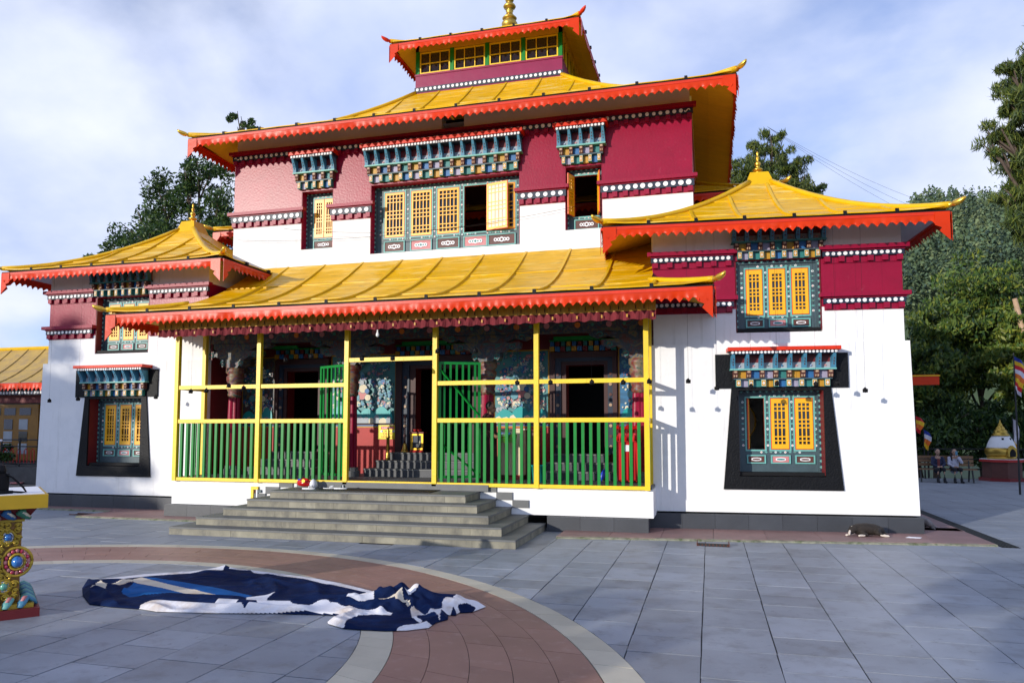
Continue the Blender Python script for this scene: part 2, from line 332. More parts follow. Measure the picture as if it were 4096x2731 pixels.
# ring: cream borders and red bands between the two circles
def rp(a, t):   # t 0 = inner circle, 1 = outer circle, blended
    pi = (IC[0]+IR*math.cos(a), IC[1]+IR*math.sin(a)); po = (RC[0]+RR*math.cos(a), RC[1]+RR*math.sin(a))
    return (pi[0]+(po[0]-pi[0])*t, pi[1]+(po[1]-pi[1])*t)
def ring_piece(a0, a1, t0, t1, name, mat):
    n = 4; g = .0016
    lo = [rp(a0+(a1-a0)*(g*3+(1-g*6)*k/n), t0) for k in range(n+1)]; hi = [rp(a0+(a1-a0)*(g*3+(1-g*6)*k/n), t1) for k in range(n, -1, -1)]
    mb = MB(); mb.prism(lo+hi, -.03, R.uniform(-.001, .0012), 'z'); return mb.build(name, mat, plaza)
A0, A1 = rad(-8), rad(150)
nb = 46
for k in range(nb):
    a0 = A0+(A1-A0)*k/nb; a1 = A0+(A1-A0)*(k+1)/nb
    ring_piece(a0, a1, 0, .135, 'border_tile', 'ring_cream'); ring_piece(a0, a1, .866, 1, 'border_tile', 'ring_cream')
for j in range(5):
    t0 = .138+.7255*j/5; t1 = .138+.7255*(j+1)/5-.0022
    nn_ = 24
    for k in range(nn_):
        off = .5*(j % 2)/nn_*(A1-A0)
        ring_piece(A0+(A1-A0)*k/nn_+off, A0+(A1-A0)*(k+1)/nn_+off, t0, t1, 'ring_tile', 'ring_red')

# red stone apron along the foot of the building, a low broken kerb in front of it
def apron(poly, name='apron_slab'):
    mb = MB(); mb.prism(poly, -.02, .035, 'z'); mb.build(name, 'strip_red', plaza)
def kerb(p, q, name='rubble_edge'):
    mb = MB(); n = max(2, int(math.dist(p, q)/.12)); pts = []
    dx, dy = (q[0]-p[0])/math.dist(p, q), (q[1]-p[1])/math.dist(p, q)
    for k in range(n+1):
        t = k/n; w = R.uniform(.02, .06); x, y = p[0]+(q[0]-p[0])*t, p[1]+(q[1]-p[1])*t
        pts.append([(x+dy*w, y-dx*w, -.01), (x+dy*w*.6, y-dx*w*.6, R.uniform(.012,.03)), (x-dy*.03, y+dx*.03, .037)])
    for k in range(n):
        for j in range(2): mb.quad(pts[k][j], pts[k+1][j], pts[k+1][j+1], pts[k][j+1])
    tag(mb.build(name, 'rubble', plaza), None)
for k in range(8):    # right wing apron
    t0, t1 = k/8, (k+1)/8; xa, xb = -2.55+6.9*t0, -2.55+6.9*t1-.006
    ya, yb = 12.42+.95*t0, 12.42+.95*t1
    if xa > -.2 and xa < .5: ya += .0
    apron([(xa, ya), (xb, yb), (xb, 14.9+.4*t1), (xa, 14.9+.4*t0)])
kerb((-2.55,12.41), (4.35,13.36))
for k in range(4):
    y0 = 15.5+k*1.0; apron([(3.3, y0+.006), (4.36, y0+.006), (4.36, y0+1), (3.3, y0+1)])
apron([(3.3,14.9),(4.36,14.9),(4.36,15.5),(3.3,15.5)])
for k in range(8):
    xa, xb = -16.3+k*.86, -16.3+(k+1)*.86-.006
    ya = 13.75 if xa < -13.2 else 12.75; apron([(xa, ya), (xb, ya), (xb, 14.6), (xa, 14.6)])
kerb((-16.3,13.74), (-13.0,13.74)); kerb((-12.9,12.74), (-9.45,12.74))
# drains
dr = empty('drain_channel', (4.52,16.0,0)); tag(dr, 'long dark slotted floor drain running past the right corner', 'drain')
mb = MB(); mb.box(-.13,.13,-2.75,9,-.02,.003); mb.build('channel', 'black', dr)
for k in range(5): mb = MB(); mb.box(-.12+k*.052,-.12+k*.052+.03,-2.7,9,.004,.012); mb.build('bar', 'iron', dr)
gr = empty('drain_grate', (.02,12.33,0)); tag(gr, 'small rusty drain grate set in the apron edge by the porch', 'drain')
mb = MB(); mb.box(-.25,.25,-.13,.17,-.02,.004); mb.build('pit', 'black', gr)
for k in range(9): mb = MB(); mb.box(-.23+k*.055,-.23+k*.055+.022,-.12,.04,.005,.014); mb.build('bar', 'rust', gr)
for s_ in (-.25, .24): mb = MB(); mb.box(s_,s_+.012,-.13,.17,.005,.05); mb.build('frame', 'rust', gr)
gr = empty('drain_grate', (-12.95,13.15,0)); tag(gr, 'open drain slot in the paving before the left wing', 'drain')
mb = MB(); mb.box(-.45,.45,-.10,.12,-.02,.004); mb.build('pit', 'black', gr)
for k in range(2): mb = MB(); mb.box(-.46,.46,-.11+.22*k,-.10+.22*k,.004,.02); mb.build('frame', 'rust', gr)

# ================================================================== monastery
mon = empty('monastery', (-5.9,15.8,0)); MO = Vector((-5.9,15.8,0))
tag(mon, 'white and maroon monastery with yellow tiered roofs and red scalloped eaves', 'monastery')
def fr(x, y, z=0): return (x-MO.x, y-MO.y, z)      # world -> monastery frame
def shell(mb, u0, u1, v0, v1, z0, z1, holes=(), rev=.3, m=0, sides=(1,1,0), batter=(0,0)):
    us = sorted({u0, u1, *[h[0] for h in holes], *[h[1] for h in holes]}); zs = sorted({z0, z1, *[min(max(h[2], z0), z1) for h in holes], *[min(max(h[3], z0), z1) for h in holes]})
    def X(u, z): return u-(batter[0]*(z1-z) if u == u0 else 0)+(batter[1]*(z1-z) if u == u1 else 0)
    for a, b in zip(us, us[1:]):
        for c, d_ in zip(zs, zs[1:]):
            if any(h[0]-1e-6 <= a and b <= h[1]+1e-6 and h[2]-1e-6 <= c and d_ <= h[3]+1e-6 for h in holes): continue
            mb.quad((X(a,c),v0,c), (X(b,c),v0,c), (X(b,d_),v0,d_), (X(a,d_),v0,d_), m)
    for h in holes:
        c, d_ = max(h[2], z0), min(h[3], z1)
        if c >= d_: continue
        mb.quad((h[0],v0,c),(h[0],v0,d_),(h[0],v0+rev,d_),(h[0],v0+rev,c), m); mb.quad((h[1],v0,c),(h[1],v0+rev,c),(h[1],v0+rev,d_),(h[1],v0,d_), m)
        if h[2] >= z0: mb.quad((h[0],v0,c),(h[0],v0+rev,c),(h[1],v0+rev,c),(h[1],v0,c), m)
        if h[3] <= z1: mb.quad((h[0],v0,d_),(h[1],v0,d_),(h[1],v0+rev,d_),(h[0],v0+rev,d_), m)
    if sides[0]: mb.quad((X(u0,z0),v0,z0),(X(u0,z1),v0,z1),(u0,v1,z1),(X(u0,z0),v1,z0), m)
    if sides[1]: mb.quad((X(u1,z0),v0,z0),(X(u1,z0),v1,z0),(u1,v1,z1),(X(u1,z1),v0,z1), m)
    if sides[2]: mb.quad((u0,v1,z0),(u0,v1,z1),(u1,v1,z1),(u1,v1,z0), m)

# ---- small shared meshes
DOT = {}
def dot_mesh(r):
    if r not in DOT: mb = MB(); mb.disc(0,0,r,-.012,0,14); DOT[r] = mb.mesh('dot', 'white_paint')
    return DOT[r]
DEN = {}
def cornice(u0, u1, zt, parent, loc, rz, dot_r=.036, dot_sp=.105, den_sp=.28, den_w=.1, den_h=.1, proud=.14, swirl=False, mid=None):
    """painted band: ledge, dark strip of white dots, row of square dentils; zt = top of the ledge"""
    c = MB(); c.box(u0-.1, u1+.1, -proud, .0, zt-.075, zt, 0); c.box(u0-.04, u1+.04, -proud*.62, 0, zt-.10, zt-.076, 0)
    sh = dot_r*2.7; c.box(u0-.03, u1+.03, -proud*.5, 0, zt-.101-sh, zt-.101, 1); c.box(u0-.01, u1+.01, -.02, 0, zt-.102-sh-den_h-.02, zt-.102-sh, 0)
    o = c.build('cornice', ['maroon_paint', 'navy'], parent, loc, rz)
    n = max(2, round((u1-u0)/dot_sp)); zc = zt-.101-sh/2
    for k in range(n):
        u = u0+(u1-u0)*(k+.5)/n
        if swirl and (k in (0, n-1)): continue
        if mid and abs(u-mid) < .19: continue
        q_ = R.uniform(.9,1.05); inst('dot', dot_mesh(dot_r), o, (u+R.uniform(-.004,.004), -proud*.5-.001, zc+R.uniform(-.004,.004)), 0, (q_,1,q_*R.uniform(.95,1.05)))
    if swirl or mid:
        w = MB()
        if swirl:
            for uu, sg in ((u0+.03, 1), (u1-.03, -1)):
                w.tube([(uu+sg*(.0+.12*t), -proud*.5-.006, zc+.028*math.sin(t*6.0)) for t in [i/8 for i in range(9)]], .011, 6)
        if mid:
            for q in (-.16,-.125,.125,.16): w.box(mid+q-.008, mid+q+.008, -proud*.5-.012, -proud*.5, zc-dot_r, zc+dot_r)
            w.tube([(mid+.06*math.cos(a), -proud*.5-.006, zc+.012-.045*abs(math.sin(a))) for a in [math.pi*i/8 for i in range(9)]], .009, 6); w.disc(mid, zc+.012, .02, -proud*.5-.012, -proud*.5)
        w.build('scroll_mark', 'white_paint', o)
    key = (den_w, den_h, proud)
    if key not in DEN: b = MB(); b.box(-den_w/2, den_w/2, -proud*.55, 0, -den_h, 0); DEN[key] = b.mesh('dentil', 'maroon_paint')
    n = max(2, round((u1-u0)/den_sp))
    for k in range(n+1): inst('dentil', DEN[key], o, (u0+den_w/2+(u1-u0-den_w)*k/n, 0, zt-.1035-sh))
    return o

# ---- lattice shutters
SHM = {}
def shutter_mesh(w, h, nc, pale=False):
    k = (round(w,3), round(h,3), nc, pale)
    if k in SHM: return SHM[k]
    mb = MB(); st = .052 if nc == 3 else .04; mm = 0; t = .03
    mb.box(0,st,-t,0,0,h,mm); mb.box(w-st,w,-t,0,0,h,mm); bt = .085 if nc == 3 else .05
    mb.box(st,w-st,-t,0,0,bt,mm); mb.box(st,w-st,-t,0,h-bt,h,mm)
    pat = [1,1,2.7,1,1,2.7,1,1]; bar = .021; ih = h-2*bt; unit = (ih-bar*7)/sum(pat); z = bt
    for i, p in enumerate(pat[:-1]):
        z += p*unit; mb.box(st,w-st,-t+.004,-.004,z,z+bar,mm); z += bar
    cw = (w-2*st-bar*(nc-1))/nc
    for i in range(nc-1): x = st+cw*(i+1)+bar*i; mb.box(x,x+bar,-t+.008,-.006,bt,h-bt,mm)
    for (x0,x1,z0,z1) in ((-.012,0,-.012,h+.012),(w,w+.012,-.012,h+.012),(0,w,-.012,0),(0,w,h,h+.012)): mb.box(x0,x1,-t*.7,0,z0,z1,1)
    SHM[k] = mb.mesh('shutter', ['shutter', 'shutter_edge'] if not pale else ['shutter', 'white_paint']); return SHM[k]
def flowers(mb, pts, s):
    for i, (x, z) in enumerate(pts):
        k = i % 5
        if k in (0, 3): mb.disc(x, z, s*.9, -.010, 0, 8, 0); mb.disc(x, z, s*.4, -.014, -.009, 6, 2 if k else 3)
        elif k in (1, 4): mb.disc(x, z, s*.75, -.008, 0, 5, 1)
        else: mb.disc(x, z, s*.6, -.009, 0, 6, 2); mb.disc(x, z, s*.3, -.012, -.008, 5, 0)
        for q in (-1, 1): mb.prism([(x+q*s*.6, z-s*.25), (x+q*s*1.5, z+s*.25*((i % 3)-1)), (x+q*s*.7, z+s*.4)], -.006, 0, 'y', 1)
HM = {}
def head(parent, u0, u1, zb, zt, n, lintel=True, over=.05):
    """painted bracket cornice above a window, y=0 is the wall face"""
    H = zt-zb; W_ = u1-u0; sp = W_/(n-1)
    fr_ = [0, .09, .17, .52, .56, .76, .79, .97]; f = fr_ if lintel else [0,0,.02,.46,.50,.73,.76,.97]
    Z = [zt-H*q for q in f]
    if lintel: mb = MB(); mb.box(u0-over-.05, u1+over+.05, -.33, 0, Z[1], Z[0]); mb.build('lintel', 'red_paint', parent)
    if Z[1]-Z[2] > .02:
        mb = MB(); mb.box(u0-over, u1+over, -.29, 0, Z[2], Z[1]-.001); ds = mb.build('dot_strip', 'navy', parent)
        r = (Z[1]-Z[2])*.40; nd = max(4, round((W_+2*over)/(r*2.75)))
        for k in range(nd):
            u = u0-over+(W_+2*over)*(k+.5)/nd
            if abs(u-(u0+u1)/2) < r*2.7: continue
            inst('dot', dot_mesh(round(r,4)), parent, (u, -.291, (Z[1]+Z[2])/2))
        w = MB(); zc = (Z[1]+Z[2])/2; mid = (u0+u1)/2
        for q in (-2.4,-1.9,1.9,2.4): w.box(mid+q*r-.006, mid+q*r+.006, -.297, -.29, zc-r, zc+r)
        w.tube([(mid+1.1*r*math.cos(a), -.295, zc+.2*r-.9*r*abs(math.sin(a))) for a in [math.pi*i/8 for i in range(9)]], r*.2, 6); w.disc(mid, zc+.2*r, r*.38, -.30, -.29); w.build('scroll_mark', 'white_paint', parent)
    # back boards
    mb = MB(); mb.box(u0-.02, u1+.02, -.06, 0, Z[3], Z[2]-.001, 0); mb.quad((u0,-.062,Z[2]-(Z[2]-Z[3])*.55),(u0,-.10,Z[3]),(u1,-.10,Z[3]),(u1,-.062,Z[2]-(Z[2]-Z[3])*.55), 1)
    mb.build('back_board', ['dark_red', 'mural_grey'], parent)  # lower field coloured grey for the shadow between the brackets
    fl = MB(); flowers(fl, [(u0+sp*(k+.5), 0) for k in range(n-1)], .022); o = fl.build('flower_trim', ['deep_blue', 'pink', 'leaf_green', 'white_paint'], parent, (0,-.094,Z[3]+(Z[2]-Z[3])*.2))
    # slanted blue brackets
    h = Z[2]-Z[3]; key = ('b', round(h,3), round(sp,3))
    if key not in HM:
        b = MB(); wt, wb = min(.05, sp*.2), min(.085, sp*.34)
        b.hexa([(-wb/2,-.165,0),(wb/2,-.165,0),(wb/2,-.05,0),(-wb/2,-.05,0)], [(-wb/2*.9,-.185,h*.35),(wb/2*.9,-.185,h*.35),(wb/2*.9,-.05,h*.35),(-wb/2*.9,-.05,h*.35)], 0)
        b.hexa([(-wb/2*.9,-.185,h*.35),(wb/2*.9,-.185,h*.35),(wb/2*.9,-.05,h*.35),(-wb/2*.9,-.05,h*.35)], [(-wt/2,-.285,h),(wt/2,-.285,h),(wt/2,-.05,h),(-wt/2,-.05,h)], 0)
        for k in range(3): zz = h*(.28+.19*k); b.ball((0,-.190-.15*max(0,(zz/h-.35)),zz), (.011,.008,.016), 6, 4, 1)
        HM[key] = b.mesh('bracket', ['sky_blue', 'brown'])
    for k in range(n): inst('bracket', HM[key], parent, (u0+sp*k, 0, Z[3]))
    mb = MB(); mb.box(u0-.05, u1+.05, -.18, 0, Z[4], Z[3]-.001); mb.build('board', 'mint' if lintel else 'teal', parent)
    # scroll blocks with coloured fields between
    u0 += .045; u1 -= .045; sp = (u1-u0)/(n-1)
    cols = ['ochre', 'deep_blue', 'lavender', 'teal']; h = Z[4]-Z[5]; bw = min(.085, sp*.36)
    for k in range(n-1):
        mb = MB(); mb.box(u0+sp*k+bw/2, u0+sp*(k+1)-bw/2, -.07, 0, Z[5], Z[4]-.001); mb.build('infill', cols[k % 4], parent)
    key = ('s', round(h,3), round(bw,3))
    if key not in HM:
        b = MB(); P = [(0,0),(0,h),(-.15,h),(-.152,h*.62),(-.135,h*.55),(-.142,h*.42),(-.15,h*.28),(-.135,h*.1),(-.11,0)]
        b.prism(P, -bw/2, bw/2, 'x', 0)
        for s_ in (-1,1): b.ball((s_*bw*.24,-.142,h*.28), (bw*.2,.018,h*.17), 6, 4, 1)
        b.box(-bw*.3,bw*.3,-.156,-.15,h*.68,h*.92,1); HM[key] = b.mesh('scroll_block', ['brown', 'tan'])
    for k in range(n): inst('scroll_block', HM[key], parent, (u0+sp*k, 0, Z[5]))
    mb = MB(); mb.box(u0-.03, u1+.03, -.135, 0, Z[6], Z[5]-.001); mb.build('board', 'slate', parent)
    u0 += .055; u1 -= .055; sp = (u1-u0)/(n-1)
    h = Z[6]-Z[7]; bw = min(.09, sp*.40)
    for k in range(n-1):
        mb = MB(); mb.box(u0+sp*k+bw/2, u0+sp*(k+1)-bw/2, -.05, 0, Z[7], Z[6]-.001); mb.build('infill', cols[(k+2) % 4], parent)
    key = ('q', round(h,3), round(bw,3))
    if key not in HM:
        b = MB(); b.box(-bw/2,bw/2,-.125,0,0,h,0); b.box(-bw*.42,bw*.42,-.129,-.124,h*.08,h*.92,3); b.box(-bw*.36,bw*.36,-.132,-.128,h*.14,h*.86,1)
        for s_ in ((.14,.5),(-.14,.5),(0,.64),(0,.36)): b.disc(s_[0]*bw, h*s_[1], bw*.12, -.136, -.131, 6, 2)
        HM[key] = b.mesh('flower_block', ['teal', 'ochre', 'white_paint', 'cream'])
    for k in range(n): inst('flower_block', HM[key], parent, (u0+sp*k, 0, Z[7]))

def window(parent, loc, rz, u0, u1, z0, z1, leaves, rec=.24, sh_z=(.3,.9), pan_z=(.05,.2), nc=3, hd=None, reveal='maroon_paint', sill=True, emblem='plain', sash=None):
    """leaves = list of (u0,u1,state); all coordinates in the wing frame; y=0 wall face"""
    w = MB(); F0 = rec; t = .05
    holes = [(a, b, sh_z[0], sh_z[1]) for a, b, s in leaves]
    us = sorted({u0, u1, *[h[0] for h in holes], *[h[1] for h in holes]}); zs = [z0, sh_z[0], sh_z[1], z1]
    for a, b in zip(us, us[1:]):
        for c, d_ in zip(zs, zs[1:]):
            if any(h[0]-1e-6 <= a and b <= h[1]+1e-6 for h in holes) and c == sh_z[0]: continue
            w.quad((a,F0,c),(b,F0,c),(b,F0,d_),(a,F0,d_), 0)
    for h in holes:
        a, b, c, d_ = h
        w.quad((a,F0,c),(a,F0,d_),(a,F0+t,d_),(a,F0+t,c),2); w.quad((b,F0,c),(b,F0+t,c),(b,F0+t,d_),(b,F0,d_),2); w.quad((a,F0,c),(a,F0+t,c),(b,F0+t,c),(b,F0,c),2); w.quad((a,F0,d_),(b,F0,d_),(b,F0+t,d_),(a,F0+t,d_),2)
        for (x0,x1,q0,q1) in ((a-.03,a-.002,c-.03,d_+.03),(b+.002,b+.03,c-.03,d_+.03),(a-.002,b+.002,c-.03,c-.002),(a-.002,b+.002,d_+.002,d_+.03)): w.box(x0,x1,F0-.012,F0+.001,q0,q1,1)
    # reveal lining
    e = .012
    for (x0,x1,q0,q1) in ((u0,u0+e,z0+e,z1),(u1-e,u1,z0+e,z1)): w.box(x0,x1,.004,F0-.001,q0,q1,3)
    o = w.build('window', ['slate', 'mint', 'shutter_edge', reveal], parent, loc, rz)
    if sill: mb = MB(); mb.box(u0+e,u1-e,.03,F0-.002,z0+.001,z0+.06); mb.build('sill', 'black', o)
    # stepped saw-tooth trim round the frame
    mb = MB(); tw = .05
    def teeth(p0, p1, nrm):
        n = max(3, int(math.dist(p0,p1)/.055)); dx, dz = (p1[0]-p0[0])/n, (p1[1]-p0[1])/n
        for k in range(n):
            a = (p0[0]+dx*k, p0[1]+dz*k); b = (p0[0]+dx*(k+1), p0[1]+dz*(k+1)); c = ((a[0]+b[0])/2+nrm[0]*tw*.7, (a[1]+b[1])/2+nrm[1]*tw*.7)
            P = [a,b,c]; mb.prism(P, F0-.045, F0-.02, 'y', k % 2+1)
    mb.box(u0+e,u0+e+tw,F0-.035,F0-.001,z0+.06,z1-tw,0); mb.box(u1-e-tw,u1-e,F0-.035,F0-.001,z0+.06,z1-tw,0); mb.box(u0+e,u1-e,F0-.035,F0-.001,z1-tw,z1-.002,0)
    teeth((u0+e,z0+.07),(u0+e,z1-tw),(1,0)); teeth((u1-e,z1-tw),(u1-e,z0+.07),(-1,0)); teeth((u1-e,z1),(u0+e,z1),(0,-1))
    mb.build('saw_trim', ['slate', 'mint', 'navy'], o)
    # flowers on mullions, top and bottom rails
    fl = MB(); cz = (sh_z[0]+sh_z[1])/2; hh = (sh_z[1]-sh_z[0])*.42
    gaps = [(leaves[i][1]+leaves[i+1][0])/2 for i in range(len(leaves)-1) if leaves[i+1][0]-leaves[i][1] > .05]
    ends = [u0+e+tw+(leaves[0][0]-u0-e-tw)*.45, u1-e-tw-(u1-e-tw-leaves[-1][1])*.45]
    for g in gaps+[q for q in ends if True]:
        flowers(fl, [(g, cz-hh+2*hh*k/8) for k in range(9)], .024)
    ng = 1 if len(leaves) <= 3 else 4
    for k in range(ng):
        c = leaves[0][0]+(leaves[-1][1]-leaves[0][0])*(k+.5)/ng; hw = min(.34, (leaves[-1][1]-leaves[0][0])/ng*.32)
        flowers(fl, [(c-hw+2*hw*i/8, sh_z[1]+(z1-tw-sh_z[1])*.52) for i in range(9)], .024)
        flowers(fl, [(c-hw+2*hw*i/8, (pan_z[1]+sh_z[0])/2) for i in range(9)], .022)
    fl.build('flower_trim', ['white_paint', 'mint', 'leaf_green', 'orange'], o, (0,F0-.001,0))
    for i, (a, b, st) in enumerate(leaves):
        W_ = b-a; H_ = sh_z[1]-sh_z[0]
        if st == 'shut':
            inst('shutter', shutter_mesh(W_-.03, H_-.03, nc), o, (a+.015, F0+.012, sh_z[0]+.015))
            mb = MB(); mb.box(a+.02,b-.02,F0+.024,F0+.03,sh_z[0]+.02,sh_z[1]-.02); mb.build('pane', 'pane', o)
        if st == 'in_left':      # swung inward on its left edge
            inst('shutter', shutter_mesh(W_-.03, H_-.03, nc), o, (a+.02, F0+.03, sh_z[0]+.015), rad(80))
        if st == 'shut_half':    # two narrow leaves in one opening
            for q in (0, 1): inst('shutter', shutter_mesh(W_/2-.018, H_-.03, 3), o, (a+.012+q*(W_/2), F0+.012, sh_z[0]+.015))
            mb = MB(); mb.box(a+.02,b-.02,F0+.024,F0+.03,sh_z[0]+.02,sh_z[1]-.02); mb.build('pane', 'pane', o)
        if st == 'out_pair':     # both leaves swung outward
            inst('shutter', shutter_mesh(W_/2, H_-.02, 3), o, (a-.004, F0-.02, sh_z[0]+.01), rad(-108)); inst('shutter', shutter_mesh(W_/2, H_-.02, 3), o, (b+.004, F0-.02, sh_z[0]+.01), rad(-76))
        if st == 'out_right':    # leaf swung out on its right edge, lying against the next leaf
            so = inst('shutter', shutter_mesh(W_-.02, H_-.02, nc), o, (b+.01, F0-.02, sh_z[0]+.01), rad(-14))
            mb = MB(); mb.box(.02,W_-.04,-.022,-.016,.02,H_-.04); pn = mb.build('pane', 'pale_pane', o, so.location, rad(-14))
    if pan_z:
        for i, (a, b, st) in enumerate(leaves):
            mb = MB(); c, d_ = pan_z
            for (x0,x1,q0,q1) in ((a-.01,a+.015,c,d_),(b-.015,b+.01,c,d_),(a+.015,b-.015,c,c+.022),(a+.015,b-.015,d_-.022,d_)): mb.box(x0,x1,F0-.03,F0-.001,q0,q1,0)
            mb.box(a+.02,b-.02,F0-.016,F0-.002,c+.025,d_-.025,1); cx, cz2 = (a+b)/2, (c+d_)/2; rx, rz_ = (b-a)*.27, (d_-c)*.19
            if emblem == 'plain':
                mb.prism([(cx+rx*max(-1,min(1,1.25*math.cos(q))), cz2+rz_*math.sin(q)) for q in [2*math.pi*k/16+.2 for k in range(16)]], F0-.024, F0-.015, 'y', 2)
                mb.prism([(cx+rx*.78*max(-1,min(1,1.25*math.cos(q))), cz2+rz_*.5*math.sin(q)) for q in [2*math.pi*k/16+.2 for k in range(16)]], F0-.028, F0-.023, 'y', 3)
            else:
                for k in range(5): mb.disc(cx+(k-2)*rx*.42, cz2, rz_*(1.15 if k == 2 else .85), F0-.024-.001*k, F0-.015, 9, 2)
                for k in range(5): mb.disc(cx+(k-2)*rx*.42, cz2, rz_*(.6 if k == 2 else .4), F0-.030, F0-.023, 7, 3)
            mb.build('panel', ['mint', 'pink' if i % 2 else 'brown', 'white_paint', 'teal' if i % 2 else 'brown'], o)
    if hd: head(o, *hd)
    return o
# ---- the two wings (same design, right one stands at a slight angle)
def plinth(u0, u1, v, z1, parent, loc, rz, tw=.6, depth=.12):
    n = max(1, round((u1-u0)/tw)); w = (u1-u0)/n
    for k in range(n): mb = MB(); mb.box(u0+w*k+.002, u0+w*(k+1)-.002, v-depth, v+.25, 0, z1); mb.build('plinth_tile', 'plinth', parent, loc, rz)
WW = 4.66
WU = {'L': (.14, 4.66), 'R': (0., 4.44)}
LW_open = (1.50, 3.03, .98, 2.57); UP_open = (1.52, 3.05, 3.64, 5.0)
def wing(loc, rz, side):
    P = (mon, loc, rz); U0, WW = WU[side]
    b0, b1 = (.02, 0) if side == 'L' else (0, .02)
    mb = MB(); shell(mb, U0-.06, WW+.06, -.08, 4.6, .33, 3.43, [LW_open], .33, batter=(b0,b1)); mb.quad((-.06,-.08,3.43),(WW+.06,-.08,3.43),(WW+.06,4.6,3.43),(-.06,4.6,3.43)) if False else None
    mb.box(U0-.06,1.4,-.079,.01,3.40,3.429); mb.box(1.4,WW+.06,-.079,.01,3.40,3.429); mb.build('lower_wall', 'white_wall', *P)
    mb = MB(); shell(mb, U0, WW, 0, 4.6, 3.3, 4.09, [UP_open], .3); mb.build('upper_wall', 'white_wall', *P)
    mb = MB(); shell(mb, U0, WW, 0, 4.6, 4.09, 5.2, [UP_open], .3); mb.build('maroon_wall', 'maroon_wall', *P)
    mb = MB(); shell(mb, U0, WW, 0, 4.6, 5.2, 5.80, [], .3); mb.build('frieze_wall', 'white_wall', *P)
    mb = MB(); mb.quad((U0-.06,4.6,0),(WW+.06,4.6,0),(WW+.06,4.6,5.5),(U0-.06,4.6,5.5)); mb.quad((0,.05,5.72),(WW,.05,5.72),(WW,4.6,5.72),(0,4.6,5.72)); mb.build('rear_wall', 'white_wall', *P)
    plinth(U0-.12, WW+.14, -.08, .30, *P)
    mb = MB()
    for u in ((U0-.14) if side == 'L' else WW+.02,): mb.box(u, u+.12, .17, 4.6, 0, .30)
    mb.build('plinth_side', 'plinth', *P)
    for (zt) in (5.20, 4.33):
        cornice(U0, 1.45, zt, *P, dot_r=.035, dot_sp=.107, den_sp=.27, den_w=.1, den_h=.095); cornice(3.10, WW, zt, *P, dot_r=.035, dot_sp=.107, den_sp=.27, den_w=.1, den_h=.095)
    # lower window with black tapered surround
    mb = MB()
    def ring(y0, y1):
        O_ = [(1.23,.75),(3.31,.75),(3.14,2.60),(1.40,2.60)]; I_ = [(1.52,.99),(3.01,.99),(3.01,2.56),(1.52,2.56)]
        for k in range(4):
            j = (k+1) % 4; a, b, c, d_ = O_[k], O_[j], I_[j], I_[k]
            mb.quad((a[0],y0,a[1]),(b[0],y0,b[1]),(c[0],y0,c[1]),(d_[0],y0,d_[1]))
            mb.quad((a[0],y1,a[1]),(b[0],y1,b[1]),(b[0],y0,b[1]),(a[0],y0,a[1])); mb.quad((d_[0],y0,d_[1]),(c[0],y0,c[1]),(c[0],y1+.05,c[1]),(d_[0],y1+.05,d_[1]))
    ring(-.115, -.079); mb.box(1.12,1.395,-.118,-.078,2.60,3.23); mb.box(3.19,3.44,-.118,-.078,2.60,3.23); mb.box(1.395,3.19,-.113,-.078,2.602,3.22)
    mb.build('black_surround', 'black_plaster', *P)
    st = ('in_left', 'shut', 'shut') if side == 'R' else ('shut', 'shut', 'shut')
    lo = (loc[0]+math.sin(rz)*.0, loc[1], loc[2])
    LV = [(1.70,2.02,st[0]),(2.13,2.46,st[1]),(2.56,2.89,st[2])]
    wloc = Vector(loc)+Vector((.08*math.sin(rz), -.08*math.cos(rz), 0))
    window(mon, wloc, rz, 1.515, 3.015, 1.0, 2.56, LV, .30, (1.47,2.43), (1.21,1.37), 3, (1.42,3.16,2.60,3.33,8), 'dark_red')
    LV = [(1.72,2.03,'shut'),(2.13,2.44,'shut'),(2.54,2.85,'shut')]
    window(mon, loc, rz, 1.53, 3.04, 3.66, 4.99, LV, .10 if side == 'R' else .22, (3.97,4.85), (3.74,3.90), 3, (1.50,3.08,4.99,5.62,8,False), 'dark_red')
RZ = rad(5)
LLOC = fr(-15.72,14.35); RLOC = fr(-1.0,14.15)
wing(LLOC, 0, 'L'); wing(RLOC, RZ, 'R')

# ---- main block
ML = fr(-11.5,15.8); MW = 11.25
wLo, wCo, wRo = (1.91,2.77,6.22,7.66), (3.76,7.45,6.0,7.66), (8.49,9.32,6.24,7.66)
P = (mon, ML, 0)
mb = MB(); shell(mb, 0, MW, 0, 11, 4.2, 6.95, [wLo,wCo,wRo], .34); mb.build('white_wall', 'white_wall', *P)
mb = MB(); shell(mb, 0, MW, 0, 11, 6.95, 8.76, [wLo,wCo,wRo], .34); mb.build('maroon_wall', 'maroon_wall', *P)
mb = MB(); shell(mb, .04, MW-.04, .03, 11, 8.76, 9.17, [(5.55,6.1,8.80,9.2)], .3); mb.build('frieze_wall', 'frieze_cream', *P)
mb = MB(); mb.quad((0,11,0),(MW,11,0),(MW,11,9),(0,11,9)); mb.quad((0,.05,9.0),(MW,.05,9.0),(MW,11,9.0),(0,11,9.0)); mb.quad((0,.35,5.2),(MW,.35,5.2),(MW,11,5.2),(0,11,5.2)); mb.build('rear_wall', 'white_wall', *P)
mb = MB(); mb.box(5.5,6.15,.32,.36,8.78,9.2); mb.build('vent_board', 'black', *P)
cornice(0, MW, 8.80, *P, dot_r=.042, dot_sp=.145, den_sp=.225, den_w=.095, den_h=.09, swirl=True, mid=5.62)
for a, b in ((0,1.93),(2.75,3.78),(7.45,8.49),(9.32,MW)):
    cornice(a, b, 7.25, *P, dot_r=.055, dot_sp=.165, den_sp=.23, den_w=.105, den_h=.105)
